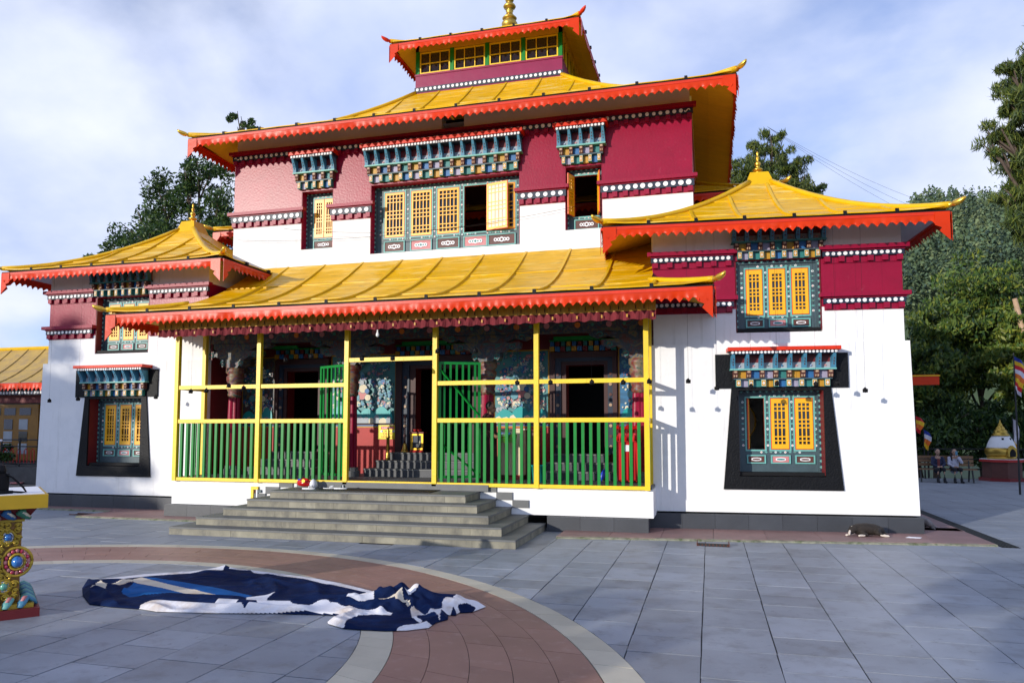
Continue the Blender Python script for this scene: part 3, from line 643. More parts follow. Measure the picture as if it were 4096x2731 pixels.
window(mon, ML, 0, wLo[0]+.003, wLo[1]-.003, 6.23, 7.655, [(2.12,2.66,'shut_half')], .26, (6.55,7.53), (6.27,6.49), 3, (1.80,2.83,7.68,8.56,5), emblem='fancy', sill=False)
window(mon, ML, 0, wCo[0]+.003, wCo[1]-.003, 6.01, 7.655, [(4.02,4.54,'shut'),(4.70,5.23,'shut'),(5.37,5.92,'shut'),(6.04,6.60,'out_right'),(6.63,7.28,'shut')], .26, (6.43,7.53), (6.07,6.34), 5, (3.72,7.48,7.68,8.56,15), emblem='fancy', sill=False)
window(mon, ML, 0, wRo[0]+.003, wRo[1]-.003, 6.25, 7.655, [(8.66,9.20,'out_pair')], .26, (6.60,7.53), (6.29,6.53), 3, (8.38,9.37,7.68,8.56,5), emblem='fancy', sill=False)
# dark brown sheet added inside so the open leaves look into darkness
mb = MB(); mb.box(.4,MW-.4,3.2,3.25,5.21,8.7); mb.build('dark_backing', 'brown', *P)

# ---- roofs -----------------------------------------------------------
def valance(mb, length, ztop, h, tip, period, amp=.010, seed=0, m=0):
    """scalloped sheet hanging in the plane y=0, from x=0..length"""
    rr = random.Random(seed); n = max(1, round(length/period)); per = length/n; cols = 8; rows = 5
    ph = [rr.uniform(0, 6.28) for _ in range(6)]; tj = [rr.uniform(.82,1.12) for _ in range(n)]
    base = len(mb.v); V = []
    for i in range(n*cols+1):
        x = per*i/cols; f = (i % cols)/cols; k = 1-abs(2*f-1); drop = h-.02+(tip+.035)*tj[min(n-1, i//cols)]*k**1.05
        wav = amp*(math.sin(x*5.1+ph[0])+.7*math.sin(x*11.7+ph[1])+.5*math.sin(x*2.3+ph[2]))
        tipo = rr.uniform(-.006,.012)
        for j in range(rows+1):
            t = j/rows
            if j < rows-1: z = ztop-h*(t/((rows-2)/rows)) if rows > 2 else ztop
            z = ztop-h*j/(rows-2) if j <= rows-2 else (ztop-h-(drop-h)*(j-(rows-2))/2)
            out = -(wav+.012*math.cos(2*math.pi*f+math.pi)*t)*min(1, t*1.6)-(.012+tipo)*max(0, t-.6)*2
            V.append((x, out, z))
    F_ = []
    for i in range(n*cols):
        for j in range(rows): a = i*(rows+1)+j; F_.append((a, a+1, a+rows+2, a+rows+1))
    mb.add(V, F_, m)
def pendant(mb, m=0, s=1.0, mirror=1, depth=.5):
    p = [(0,.0),(0,-depth),(.17*s,-depth*.66),(.13*s,-depth*.55),(.24*s,-depth*.46),(.24*s,0)]
    p = [(q[0]*mirror, q[1]) for q in p]
    mb.prism(p if mirror > 0 else p[::-1], -.012, -.006, 'y', m)
def roof(name, loc, rz, E_, T_, z0, H, prof=(.5,2.0), sp=1.0, faces='FLR', bays=None, val=(.17,.07,.15), soff=None, rows=(0,.4,.75,1.0), lift=.05, fin='gold', under=.07, hipw=.075, seed=1, fascia='red_paint', hip_end=1.0, valmat='red_valance', stopside=None, capmat='roof_cap', tip_mat='gold', pend=.5, sx=1.0):
    ex0,ex1,ey0,ey1 = E_; tx0,tx1,ty0,ty1 = T_; fx = lambda t: min(1.0, t*sx)
    def g(t): return prof[0]*t+(1-prof[0])*t**prof[1]
    def P(face, s, t, dz=0):
        if face in 'FB':
            y = ey0+t*(ty0-ey0) if face == 'F' else ey1+t*(ty1-ey1); x = s; dc = min(abs(s-ex0-fx(t)*(tx0-ex0)), abs(ex1+fx(t)*(tx1-ex1)-s))
        else:
            x = ex0+fx(t)*(tx0-ex0) if face == 'L' else ex1+fx(t)*(tx1-ex1); y = s; dc = min(abs(s-ey0-t*(ty0-ey0)), abs(ey1+t*(ty1-ey1)-s))
        lf = lift*max(0, 1-dc/.9)**2*(1-t)**2
        return (x, y, z0+H*g(t)+lf+dz)
    def lim(face, t):
        return (ex0+fx(t)*(tx0-ex0), ex1+fx(t)*(tx1-ex1)) if face in 'FB' else (ey0+t*(ty0-ey0), ey1+t*(ty1-ey1))
    soff = soff or {}
    mb = MB(); NT = 8; smats = ['soffit_yellow', 'soffit_white']
    for f_ in 'FLRB':
        if f_ not in faces and f_ != 'B': pass
        for k in range(NT):
            sc_ = 1/sx if f_ in 'LR' else 1; t0, t1 = k/NT*sc_, (k+1)/NT*sc_; a0,b0 = lim(f_,t0); a1,b1 = lim(f_,t1)
            n_ = 10
            for i in range(n_):
                q = [P(f_,a0+(b0-a0)*i/n_,t0,-under),P(f_,a0+(b0-a0)*(i+1)/n_,t0,-under),P(f_,a1+(b1-a1)*(i+1)/n_,t1,-under),P(f_,a1+(b1-a1)*i/n_,t1,-under)]
                mb.quad(*q, 1 if soff.get(f_) else 0)
    o = mb.build(name, smats, mon, loc, rz)
    rr = random.Random(seed)
    for f_ in faces:
        S0, S1 = lim(f_, 0); n = max(2, round((S1-S0)/sp)); bs = [S0+(S1-S0)*k/n for k in range(n+1)]
        sg = {'F':1,'B':-1,'L':-1,'R':1}[f_]; sc_ = 1/sx if f_ in 'LR' else 1
        for k in range(n):
            for r_ in range(len(rows)-1):
                mb = MB(); ns = 7; V = []; dz = rr.uniform(0,.005)
                for i in range(ns+1):
                    t = (rows[r_]+(rows[r_+1]-rows[r_])*i/ns)*sc_; lo, hi = lim(f_, t); a = min(max(bs[k], lo), hi); b = min(max(bs[k+1], lo), hi)
                    lap = .018*(1-i/ns)+dz; V.append((P(f_,a,t,lap), P(f_,(a+b)/2,t,lap+.006*math.sin(i*.9+k)), P(f_,b,t,lap), b-a))
                for i in range(ns):
                    if V[i][3] < 1e-4 and V[i+1][3] < 1e-4: continue
                    for c in (0,1):
                        q = [V[i][c], V[i][c+1], V[i+1][c+1], V[i+1][c]]; mb.quad(*(q if sg > 0 else q[::-1]))
                if not mb.f: continue
                if V[0][3] > 1e-3:    # drip lip
                    for c in (0,1):
                        a, b = V[0][c], V[0][c+1]; q = [(a[0],a[1],a[2]-.02),(b[0],b[1],b[2]-.02),b,a]; mb.quad(*(q if sg > 0 else q[::-1]))
                mb.build('roof_panel', 'roof_yellow', o)
        for k in range(1, n):
            s = bs[k]; te = sc_
            for i in range(101):
                lo, hi = lim(f_, i/100*sc_)
                if s < lo+.03 or s > hi-.03: te = max(0, (i-1)/100)*sc_; break
            if te < .06: continue
            w_, h_ = .035, .055; pts = [i/9*te for i in range(10)]; mb = MB(); V = []
            for i, t in enumerate(pts):
                hh = h_*(1 if i < 9 else .3)
                A = [P(f_,s-w_,t,-.005),P(f_,s-w_*.8,t,hh),P(f_,s+w_*.8,t,hh),P(f_,s+w_,t,-.005)]; V += A
            F_ = []
            for i in range(9):
                for j in range(3): F_.append((i*4+j, (i+1)*4+j, (i+1)*4+j+1, i*4+j+1))
            F_.append((36,37,38,39)); mb.add(V, F_, 0)
            a = P(f_,s,0); e_ = .012
            ox, oy = {'F':(0,-1),'B':(0,1),'L':(-1,0),'R':(1,0)}[f_]
            mb.box(a[0]-w_*.85+min(0,ox*e_), a[0]+w_*.85+max(0,ox*e_), a[1]-w_*1.1*(abs(ox))+min(0,oy*e_)-.0, a[1]+w_*1.1*abs(ox)+max(0,oy*e_), a[2]-.02, a[2]+h_*.9, 1)  # black end block stands in for the shadow gap under the batten
            mb.build('batten', ['roof_cap', 'black'], o)
        # drip edge, fascia, valance
        Lg = S1-S0; ang = {'F':0,'R':math.pi/2,'B':math.pi,'L':-math.pi/2}[f_]
        org = {'F':(ex0,ey0),'R':(ex1,ey0),'B':(ex1,ey1),'L':(ex0,ey1)}[f_]
        mb = MB(); mb.box(.0,Lg,-.005,.05,-.045,-.022); mb.build('drip_edge', 'black', o, (org[0],org[1],z0), ang)
        mb = MB(); mb.box(.02,Lg-.02,-.02,.03,-.10,-.046); mb.build('fascia', fascia, o, (org[0],org[1],z0), ang)
        mb = MB(); valance(mb, Lg-.06, -.10, val[0], val[1], val[2], seed=seed*7+ord(f_)); mb.build('valance', valmat, o, (org[0]+math.cos(ang)*.03+.012*math.sin(ang), org[1]+math.sin(ang)*.03-.012*math.cos(ang), z0), ang)
        if pend:
            for q, mi in ((.02,1),(Lg-.02,-1)):
                mb = MB(); pendant(mb, 0, 1, mi, pend); mb.build('corner_pendant', valmat, o, (org[0]+math.cos(ang)*q+.02*math.sin(ang), org[1]+math.sin(ang)*q-.02*math.cos(ang), z0-.05), ang)
    # hips and tips
    for (fa, cx, cy, ux, uy) in (('L',0,0,-1,-1),('R',1,0,1,-1),('L',0,1,-1,1),('R',1,1,1,1)):
        if cy == 1 and 'B' not in faces: continue
        pts = []
        for i in range(13):
            t = i/12/sx; x = (ex1+fx(t)*(tx1-ex1)) if cx else (ex0+fx(t)*(tx0-ex0)); y = (ey1+t*(ty1-ey1)) if cy else (ey0+t*(ty0-ey0))
            pts.append((x, y, z0+H*g(t)+lift*(1-t)**2*(1 if t < .3 else 1)*max(0,1-t*3)**0+.02))
        mb = MB(); mb.tube(pts, hipw, 8, flat=.75); mb.build('hip_cap', capmat, o, smooth=True)
        if fin:
            L_ = math.hypot(1,1); dx, dy = ux/L_, uy/L_; p0 = pts[0]
            q = [(p0[0]+dx*a, p0[1]+dy*a, p0[2]+b) for a, b in ((-.08,0),(.01,.0),(.035,.0),(.06,.003),(.11,.01),(.17,.028),(.225,.055),(.255,.085))]
            mb = MB(); mb.tube(q, [.05,.05,.035,.05,.056,.05,.034,.008], 10); mb.build('corner_tip', tip_mat, o, smooth=True)
    return o
def finial(parent, loc, s, mat='gold', n=18, small=True):
    prof = [(.17,0),(.16,.05),(.10,.10),(.085,.14),(.10,.17),(.19,.20),(.21,.24),(.19,.28),(.10,.31),(.07,.34),(.10,.40),(.13,.50),(.12,.55),(.06,.60),(.045,.66),(.075,.72),(.075,.77),(.04,.82),(.03,.88),(.05,.94),(.045,1.0),(.005,1.06)]
    mb = MB(); mb.lathe([(r*s, z*s) for r, z in prof], n); return mb.build('finial', mat, parent, loc, smooth=True)
# pavilion roofs
def pav(loc, rz, soff, seed, e0, e1):
    o = roof('pavilion_roof', loc, rz, (e0,e1,-.75,5.3), (2.10,2.56,2.05,2.51), 5.60, 1.55, (.44,2.0), .86, 'FLR', val=(.10,.055,.155), soff=soff, seed=seed, rows=(0,.36,.7,1.0))
    mb = MB(); mb.hexa([(2.02,1.97,7.06),(2.64,1.97,7.06),(2.64,2.59,7.06),(2.02,2.59,7.06)], [(2.14,2.09,7.40),(2.52,2.09,7.40),(2.52,2.47,7.40),(2.14,2.47,7.40)]); mb.build('roof_crown', 'roof_cap', o)
    finial(o, (2.33,2.28,7.38), .52)
    return o
pav(LLOC, 0, {'L':1}, 3, -.53, 5.55); pav(RLOC, RZ, {'R':1}, 4, -.92, 4.99)
# main roof
roof('main_roof', fr(-5.85,0), 0, (-6.3,6.5,14.85,28.4), (-2.1,2.15,19.05,23.7), 8.93, 2.50, (.42,2.0), 1.0, 'FLR', val=(.115,.06,.165), seed=5, rows=(0,.35,.7,1.0), hipw=.08, pend=.44)
# lantern storey
LN = fr(-7.95,19.0); P = (mon, LN, 0); LWd = 4.27
mb = MB(); shell(mb, 0, LWd, 0, 4.6, 11.2, 11.93, []); mb.box(-.02,LWd+.02,-.02,.02,11.90,11.95); mb.build('lantern_base', 'maroon_metal', *P)
mb = MB(); mb.box(-.02,LWd+.02,-.02,.01,11.42,11.56); dsb = mb.build('dot_strip', 'navy', *P)
for k in range(32): inst('dot', dot_mesh(.042), dsb, (.07+k*(LWd-.14)/31, -.021, 11.49))
mb = MB(); mb.box(.05,LWd-.05,.07,.09,11.95,12.7); mb.box(LWd-.09,LWd-.07,.05,4.6,11.95,12.7); mb.box(.07,.09,.05,4.6,11.95,12.7); mb.build('lantern_glass', 'pane', *P)
mb = MB(); mb.box(0,LWd,0,.1,12.62,12.78); mb.box(0,.1,0,4.6,12.62,12.78); mb.box(LWd-.1,LWd,0,4.6,12.62,12.78); mb.build('lantern_head', 'soffit_yellow', *P)
for k in range(5):
    u = k*(LWd-.11)/4; mb = MB(); mb.box(u,u+.11,0,.1,11.95,12.62); mb.build('lantern_post', 'green_paint', *P)
for k in range(4):
    u0 = .11+k*(LWd-.11)/4; u1 = u0+(LWd-.11)/4-.11; mb = MB(); b = .035
    for (x0,x1,q0,q1) in ((u0+.01,u0+.01+b,11.97,12.6),(u1-.01-b,u1-.01,11.97,12.6),(u0+.01+b,u1-.01-b,11.97,11.97+b),(u0+.01+b,u1-.01-b,12.6-b,12.6)): mb.box(x0,x1,.02,.06,q0,q1)
    for q in (1,2): x = u0+(u1-u0)*q/3; mb.box(x-.012,x+.012,.028,.055,11.97+b,12.6-b)
    mb.box(u0+.045,u1-.045,.024,.052,12.25,12.275); mb.build('lantern_window', 'yellow_paint', *P)
for k in range(9):
    v = .15+k*.5; mb = MB(); mb.box(LWd-.06,LWd+.0,v,v+.06,11.95,12.62); mb.build('lantern_post', 'yellow_paint', *P)
lr = roof('lantern_roof', fr(-5.8,0), 0, (-2.66,2.72,18.35,24.3), (-.25,.3,21.1,21.6), 12.62, 1.5, (.5,1.8), .85, 'FLR', val=(.11,.06,.17), seed=6, tip_mat='red_paint', rows=(0,.5,1.0), pend=.5)
mb = MB(); mb.hexa([(-.35,21.0,14.0),(.4,21.0,14.0),(.4,21.7,14.0),(-.35,21.7,14.0)],[(-.2,21.15,14.3),(.25,21.15,14.3),(.25,21.55,14.3),(-.2,21.55,14.3)]); mb.build('roof_crown', 'roof_cap', lr)
mb = MB()
prof = [(.17,0),(.2,.06),(.24,.12),(.25,.2),(.2,.28),(.12,.30),(.2,.33),(.23,.37),(.18,.42),(.11,.50),(.10,.58),(.12,.60),(.09,.62),(.08,.66),(.17,.70),(.2,.75),(.17,.80),(.08,.84),(.07,.88),(.12,.92),(.14,.98),(.12,1.04),(.06,1.09),(.05,1.14),(.09,1.2),(.1,1.27),(.07,1.36),(.03,1.5),(.005,1.7)]
mb.lathe([(r, z*1.0) for r, z in prof], 20, (-.0,21.35,14.25), flute=.0); mb.build('finial', 'old_gold', lr, smooth=True)
# side aisle roof either side of the main block, behind
sr = roof('aisle_roof', fr(-5.85,0), 0, (-7.55,7.55,17.5,27.5), (-5.4,5.4,19.6,25.4), 7.40, .95, (.6,1.8), 1.0, 'FLR', val=(.10,.055,.155), seed=8, rows=(0,.5,1.0), pend=.4)
mb = MB(); shell(mb, 0, 13.4, 0, 8, 4.0, 7.6, []); mb.build('aisle_wall', 'maroon_wall', mon, fr(-12.55,18.4), 0)
# porch roof: hipped skirt against the main wall
roof('porch_roof', fr(-5.92,0), 0, (-6.0,6.03,12.3,17.0), (-4.9,4.93,15.78,16.2), 4.22, 1.58, (.42,2.1), .98, 'FLR', val=(.12,.055,.148), seed=9, rows=(0,.3,.68,1.0), hipw=.07, pend=.52, sx=3.16)
# ---- porch: base, floor, back wall, ceiling
PF = .83
mb = MB(); mb.box(-11.02,-.98,13.3,15.8,.28,PF-.05); mb.build('porch_base', 'white_wall', mon, fr(0,0))
plinth(-11.12,-9.42,13.32,.27, mon, fr(0,0), 0, .55, .12); plinth(-2.88,-1.06,13.32,.27, mon, fr(0,0), 0, .6, .12)
mb = MB(); mb.box(-11.0,-1.0,13.28,15.8,PF-.049,PF-.01); mb.build('porch_floor', 'stone_tread', mon, fr(0,0))
for k in range(14):
    for j in range(3):
        mb = MB(); x0 = -10.98+k*.712; y0 = 13.35+j*.82; mb.box(x0+.003,x0+.709,y0+.003,y0+.817,PF-.02,PF+R.uniform(-.001,.001)); mb.build('floor_tile', 'stone_tread', mon, fr(0,0))
mb = MB(); mb.box(-11.0,-1.0,13.2,15.8,4.16,4.2); mb.build('porch_ceiling', 'mural_dark', mon, fr(0,0))
# side panels closing the porch between wing fronts and main wall are the wings' own walls
mb = MB(); mb.box(-11.02,-10.98,14.43,15.8,PF,4.2); mb.box(-1.02,-.98,14.2,15.8,PF,4.2); mb.build('porch_side_wall', 'dark_red', mon, fr(0,0))
YB = 15.62
doors = [(-10.05,-8.62,-9.75,-8.92), (-6.92,-4.62,-6.45,-5.09), (-3.32,-1.87,-2.97,-2.15)]   # outer/inner
DZ = 1.33
mb = MB(); shell(mb, -11, -1, YB, 16.2, PF, 4.16, [(d_[2],d_[3],DZ,3.22) for d_ in doors], .3, sides=(0,0,0)); mb.build('porch_wall', 'dark_red', mon, fr(0,0))
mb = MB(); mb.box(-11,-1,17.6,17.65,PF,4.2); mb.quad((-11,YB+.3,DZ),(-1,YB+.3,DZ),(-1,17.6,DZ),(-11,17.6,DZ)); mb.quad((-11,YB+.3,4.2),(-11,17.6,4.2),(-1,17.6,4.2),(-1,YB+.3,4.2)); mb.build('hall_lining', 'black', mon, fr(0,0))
def mural(x0, x1, z0, z1, m):
    mb = MB(); mb.box(x0,x1,YB-.02,YB-.001,z0,z1,0)
    for (a,b,c,d_) in ((x0-.03,x0,z0-.03,z1+.03),(x1,x1+.03,z0-.03,z1+.03),(x0,x1,z1,z1+.03)): mb.box(a,b,YB-.03,YB-.001,c,d_,1)
    mb.build('mural', [m, 'ochre'], mon, fr(0,0))
MZ0, MZ1 = 1.98, 3.55
mural(-8.56,-6.96,MZ0,MZ1,'mural_teal'); mural(-4.57,-3.37,MZ0,MZ1,'mural_teal'); mural(-1.82,-1.05,MZ0,MZ1,'mural_sea'); mural(-10.97,-10.1,MZ0,MZ1,'mural_dark')
# painted clouds, figures, rocks and waves of the murals, raised paint
def mural_clouds(x0, x1, z0, z1, sd, sea):
    q_ = random.Random(sd); mb = MB(); y = YB-.021; n = int((x1-x0)*(z1-z0)*55)
    for k in range(n):
        cx = q_.uniform(x0+.08, x1-.08); cz = z0+.30+(z1-z0-.38)*q_.random(); r = q_.uniform(.03,.075); m_ = q_.choice([0,0,1,2,2,3,4,5])
        for e in range(q_.choice([2,3,4])):
            ax = min(max(cx+q_.uniform(-.12,.12), x0+r), x1-r); az = min(max(cz+q_.uniform(-.06,.06), z0+r), z1-r); rr_ = r*q_.uniform(.5,1.)
            y -= .00006; mb.disc(ax, az, rr_, y, y+.002, 12, 6); y -= .00006; mb.disc(ax-.004, az+.004, rr_*.86, y, y+.002, 12, m_)
            y -= .00006; mb.disc(ax+.25*rr_, az-.2*rr_, rr_*.42, y, y+.002, 9, (m_+1) % 6)
    cx, cz = (x0+x1)/2, z0+(z1-z0)*.55
    for (dx, dz, r, m_) in ((0,-.2,.13,3),(.03,-.06,.11,0),(0,.08,.06,4),(-.12,-.1,.06,5),(.13,-.12,.06,2),(-.14,-.26,.09,1),(.15,-.27,.08,0)):
        y -= .0002; mb.disc(cx+dx, cz+dz, r, y, y+.002, 16, 6); y -= .0002; mb.disc(cx+dx, cz+dz, r*.9, y, y+.002, 16, m_)
    x = x0
    while x < x1-.06:       # hills, then rocks, then waves along the foot
        w = min(q_.uniform(.3,.5), x1-x); h = q_.uniform(.16,.3); y -= .0002
        mb.prism([(x+w*t, z0+.12+h*math.sin(math.pi*t)**.7) for t in [i/8 for i in range(9)]]+[(x+w,z0+.1),(x,z0+.1)], y, y+.002, 'y', 7); x += w*.75
    x = x0
    while x < x1-.05:
        w = min(q_.uniform(.12,.22), x1-x); h = q_.uniform(.1,.2); y -= .0002
        mb.prism([(x,z0+.004),(x+w,z0+.004),(x+w*.95,z0+h*.7),(x+w*.6,z0+h),(x+w*.2,z0+h*.85),(x+w*.02,z0+h*.55)], y, y+.002, 'y', q_.choice([0,4,4]) if not sea else q_.choice([2,7,0])); x += w*.9
    mb.build('mural_clouds', ['cream','mural_sky','deep_blue','pink','mural_grey','teal','mural_line','bucket_teal'], mon, fr(0,0))
mural_clouds(-8.54,-6.98,MZ0,MZ1,3,False); mural_clouds(-4.55,-3.39,MZ0,MZ1,4,False); mural_clouds(-1.80,-1.07,MZ0,MZ1,5,True); mural_clouds(-10.95,-10.12,MZ0,MZ1,6,False)
for (x0,x1) in ((-8.56,-6.94),(-4.60,-3.34),(-1.84,-1.03),(-10.98,-10.08)):
    mb = MB(); mb.box(x0,x1,YB-.025,YB-.001,1.885,1.915,1); mb.box(x0,x1,YB-.025,YB-.001,1.916,1.945,2); mb.box(x0,x1,YB-.018,YB-.001,PF,1.884,0); mb.box(x0,x1,YB-.022,YB-.001,1.946,1.977,3); mb.build('dado', ['dado_red','ochre','deep_blue','brown'], mon, fr(0,0))
for (a,b,c,d_) in doors:
    mb = MB()
    for k, (q0,q1,dp,m_) in enumerate(((a,a+(c-a)*.33,.10,0),(a+(c-a)*.33,a+(c-a)*.7,.07,1),(a+(c-a)*.7,c,.04,2))):
        mb.box(q0,q1,YB-dp,YB-.001,DZ,3.30+.1*(2-k),m_); r0, r1 = d_+(b-d_)*(1-(q1-a)/(c-a)), d_+(b-d_)*(1-(q0-a)/(c-a)); mb.box(r0,r1,YB-dp,YB-.001,DZ,3.30+.1*(2-k),m_)
        mb.box(q1,r0,YB-dp+.002,YB-.001,3.22+.08*(2-k),3.30+.1*(2-k),m_)
    for k in range(8):
        for xx in (a+(c-a)*.5, d_+(b-d_)*.5): mb.disc(xx, DZ+.15+k*.22, .035, YB-.085, YB-.069, 7, 3 if k % 2 else 4)
    mb.build('door_frame', ['frame_dark','navy','frame_dark','brown','tan'], mon, fr(0,0))
    mb = MB(); n = int((b-a)/.12)
    for k in range(n): mb.box(a+k*(b-a)/n+.01, a+(k+1)*(b-a)/n-.01, YB-.14, YB-.001, 3.52, 3.62, k % 4); mb.box(a+k*(b-a)/n+.02, a+(k+1)*(b-a)/n-.02, YB-.10, YB-.001, 3.63, 3.73, (k+1) % 4)
    mb.box(a,b,YB-.12,YB-.001,3.735,3.765,4); mb.build('door_head', ['ochre','deep_blue','dark_red','teal','green_paint'], mon, fr(0,0))
# inner steps before each door
for (a,b,n) in ((-10.2,-8.5,3),(-7.25,-4.45,3),(-3.45,-1.75,3)):
    for k in range(n):
        z1 = PF+(DZ-PF)*(k+1)/n; y0 = YB-.95+k*.28; e = .14*k
        mb = MB(); mb.box(a+e,b-e,y0,YB-.11 if k < n-1 else YB+.28,PF,z1-.03,1); mb.box(a+e-.01,b-e+.01,y0-.015,YB-.105 if k < n-1 else YB+.28,z1-.03,z1,0); mb.build('inner_step', ['stone_tread','plinth'], mon, fr(0,0))
# columns with painted capitals, scroll brackets and the carved beam
def column(x, y):
    b = MB(); b.lathe([(.2,0),(.2,.12),(.17,.14),(.17,.2)], 12, (0,0,PF)); o = b.build('column', 'stone_tread', mon, fr(x,y))
    b = MB(); b.lathe([(.135,.2),(.125,1.3),(.115,1.75)], 32, (0,0,PF), flute=.10, fn=8); b.build('shaft', 'maroon_paint', o)
    b = MB(); b.lathe([(.12,1.72),(.15,1.76),(.15,1.82),(.135,1.84),(.165,1.9),(.17,2.0),(.14,2.04),(.18,2.1),(.19,2.2),(.15,2.24),(.2,2.3),(.2,2.4)], 16, (0,0,PF)); b.build('capital', 'capital_paint', o, smooth=True)
    b = MB(); top = 3.78
    for k, (w, z0, z1) in enumerate(((.42,3.22,3.42),(1.0,3.42,3.62),(1.35,3.62,top))):
        pts = [(-w*.72,z1),(-w*.72,z0+.1),(-w*.6,z0+.03),(-w*.45,z0+.08),(-w*.3,z0),(w*.3,z0),(w*.45,z0+.08),(w*.6,z0+.03),(w*.72,z0+.1),(w*.72,z1)]
        b.prism(pts, -.13+.02*k, .13-.02*k, 'y', 0)
        for s_ in (-1,1):
            b.tube([(s_*(w*.55+.07*math.cos(q)*(1-q/9)), -.14+.02*k, z0+.1+.07*math.sin(q)*(1-q/9)) for q in [i*.6 for i in range(11)]], .011, 6, 1)
    b.build('bracket_arm', ['mural_dark','teal'], o)
for x in (-10.45,-7.52,-4.42,-1.32): column(x, 14.55)
mb = MB(); mb.box(-11,-1,14.42,14.68,3.785,4.15,0)
for k in range(34): mb.tube([(-10.85+k*.294+.12*math.cos(q), 14.415, 4.06+.05*math.sin(q)) for q in [math.pi*i/6 for i in range(7)]], .014, 5, 1)
for k in range(16): mb.disc(-10.7+k*.63, 3.92, .06, 14.40, 14.419, 9, 2+(k % 2)); mb.disc(-10.4+k*.63, 3.92, .035, 14.405, 14.419, 7, 1)
mb.build('carved_beam', ['mural_dark','leaf_green','pink','orange'], mon, fr(0,0))
mb = MB()
for (a,b) in ((-9.95,-9.1),(-6.5,-5.45),(-3.1,-2.15)): mb.box(a,b,14.9,14.98,3.70,3.76)
mb.build('tie_beam', 'green_paint', mon, fr(0,0))
# hanging cloth frill below the porch eave
mb = MB(); n = 300; V = []; cols = 0
for i in range(n+1):
    x = -10.98+10.13*i/n; w = .022*math.sin(i*1.25)+.014*math.sin(i*.53+1)
    V.append([(x,12.71,4.10),(x,12.705+w*.5,3.885),(x,12.70+w,3.735+.012*math.sin(i*.9))])
for i in range(n):
    mb.quad(V[i][1],V[i+1][1],V[i+1][0],V[i][0],0); mb.quad(V[i][2],V[i+1][2],V[i+1][1],V[i][1],1)
for k in range(70):
    x = -10.95+k*.1455; mb.box(x,x+.014,12.682,12.685,3.915,3.985,2) if k % 3 else mb.box(x-.006,x+.02,12.66,12.664,3.775,3.83,3)
tag(mb.build('door_curtain', ['ochre','robe_bright','black','ochre'], None), 'yellow cloth frill with red pleated hem hanging along the porch eave', 'curtain')

# ---- porch railing and gates
rl = empty('porch_railing', (-5.95,13.25,PF)); tag(rl, 'yellow framed porch railing with green bars and two open gates', 'railing')
def rw(x, y, z=0): return (x+5.95, y-13.25, z-PF)
def rbox(x0,x1,y0,y1,z0,z1,name,mat): mb = MB(); a = rw(x0,y0,z0); b = rw(x1,y1,z1); mb.box(a[0],b[0],a[1],b[1],a[2],b[2]); return mb.build(name, mat, rl)
PX = [-10.92,-8.94,-6.95,-5.08,-3.08,-1.07]
for x in PX: rbox(x-.045,x+.045,13.21,13.30,PF-.06,4.14,'post','yellow_paint')
rbox(-11.0,-10.91,14.12,14.21,PF,4.0,'post','yellow_paint'); rbox(-1.12,-1.03,13.98,14.06,PF,4.0,'post','yellow_paint')
rbox(-8.985,-8.90,14.05,14.13,PF,2.0,'post','yellow_paint') if False else None
for a, b in zip(PX, PX[1:]):
    mid = a == -6.95
    rbox(a+.046,b-.046,13.225,13.285,PF-.055,PF+.01,'rail','yellow_paint')
    if mid: rbox(a+.046,b-.046,13.225,13.285,3.175,3.255,'rail','yellow_paint'); continue
    for z in (2.015, 2.725): rbox(a+.046,b-.046,13.23,13.28,z-.04,z+.04,'rail','yellow_paint')
bar = MB(); bar.box(-.0275,.0275,-.022,.022,PF+.012-PF,1.97-PF); barm = bar.mesh('baluster', 'green_paint')
for a, b in zip(PX, PX[1:]):
    if a == -6.95: continue
    n = 13
    for k in range(n): inst('baluster', barm, rl, rw(a+(b-a)*(k+1)/(n+1), 13.255+R.uniform(-.004,.004), PF))
for (xx, y1) in ((-10.955,14.12),(-1.075,13.98)):
    for z in (2.015, 2.725): rbox(xx-.025,xx+.025,13.31,y1,z-.04,z+.04,'rail','yellow_paint')
    rbox(xx-.025,xx+.025,13.31,y1,PF-.05,PF+.012,'rail','yellow_paint')
    for k in range(3): inst('baluster', barm, rl, rw(xx, 13.31+(y1-13.31)*(k+1)/4, PF), 0, (.55,.75,1))
def gate(hx, hy, ang, w, brace):
    g = MB(); z0, z1 = .08, 2.32; t = .05
    for (x0,x1,q0,q1) in ((0,t,z0,z1),(w-t,w,z0,z1),(t,w-t,z0,z0+t),(t,w-t,z1-t,z1),(t,w-t,1.12,1.12+t)): g.box(x0,x1,-.02,.02,q0,q1)
    o = g.build('gate', 'green_paint', rl, rw(hx,hy,PF), ang)
    for k in range(6): b = MB(); x = t+(w-2*t)*(k+.5)/6; b.box(x-.02,x+.02,-.012,.012,z0+t,z1-t); b.build('gate_bar', 'green_paint', o)
    if brace:
        b = MB(); b.tube([(.04,-.035,2.15),(w-.05,-.035,1.30)],.022,4); b.tube([(.04,-.035,.75),(w-.05,-.035,.15)],.022,4); b.build('gate_brace', 'green_paint', o)
gate(-6.99,13.33, rad(180-27), .92, False); gate(-5.04,13.33, rad(26), .82, True)

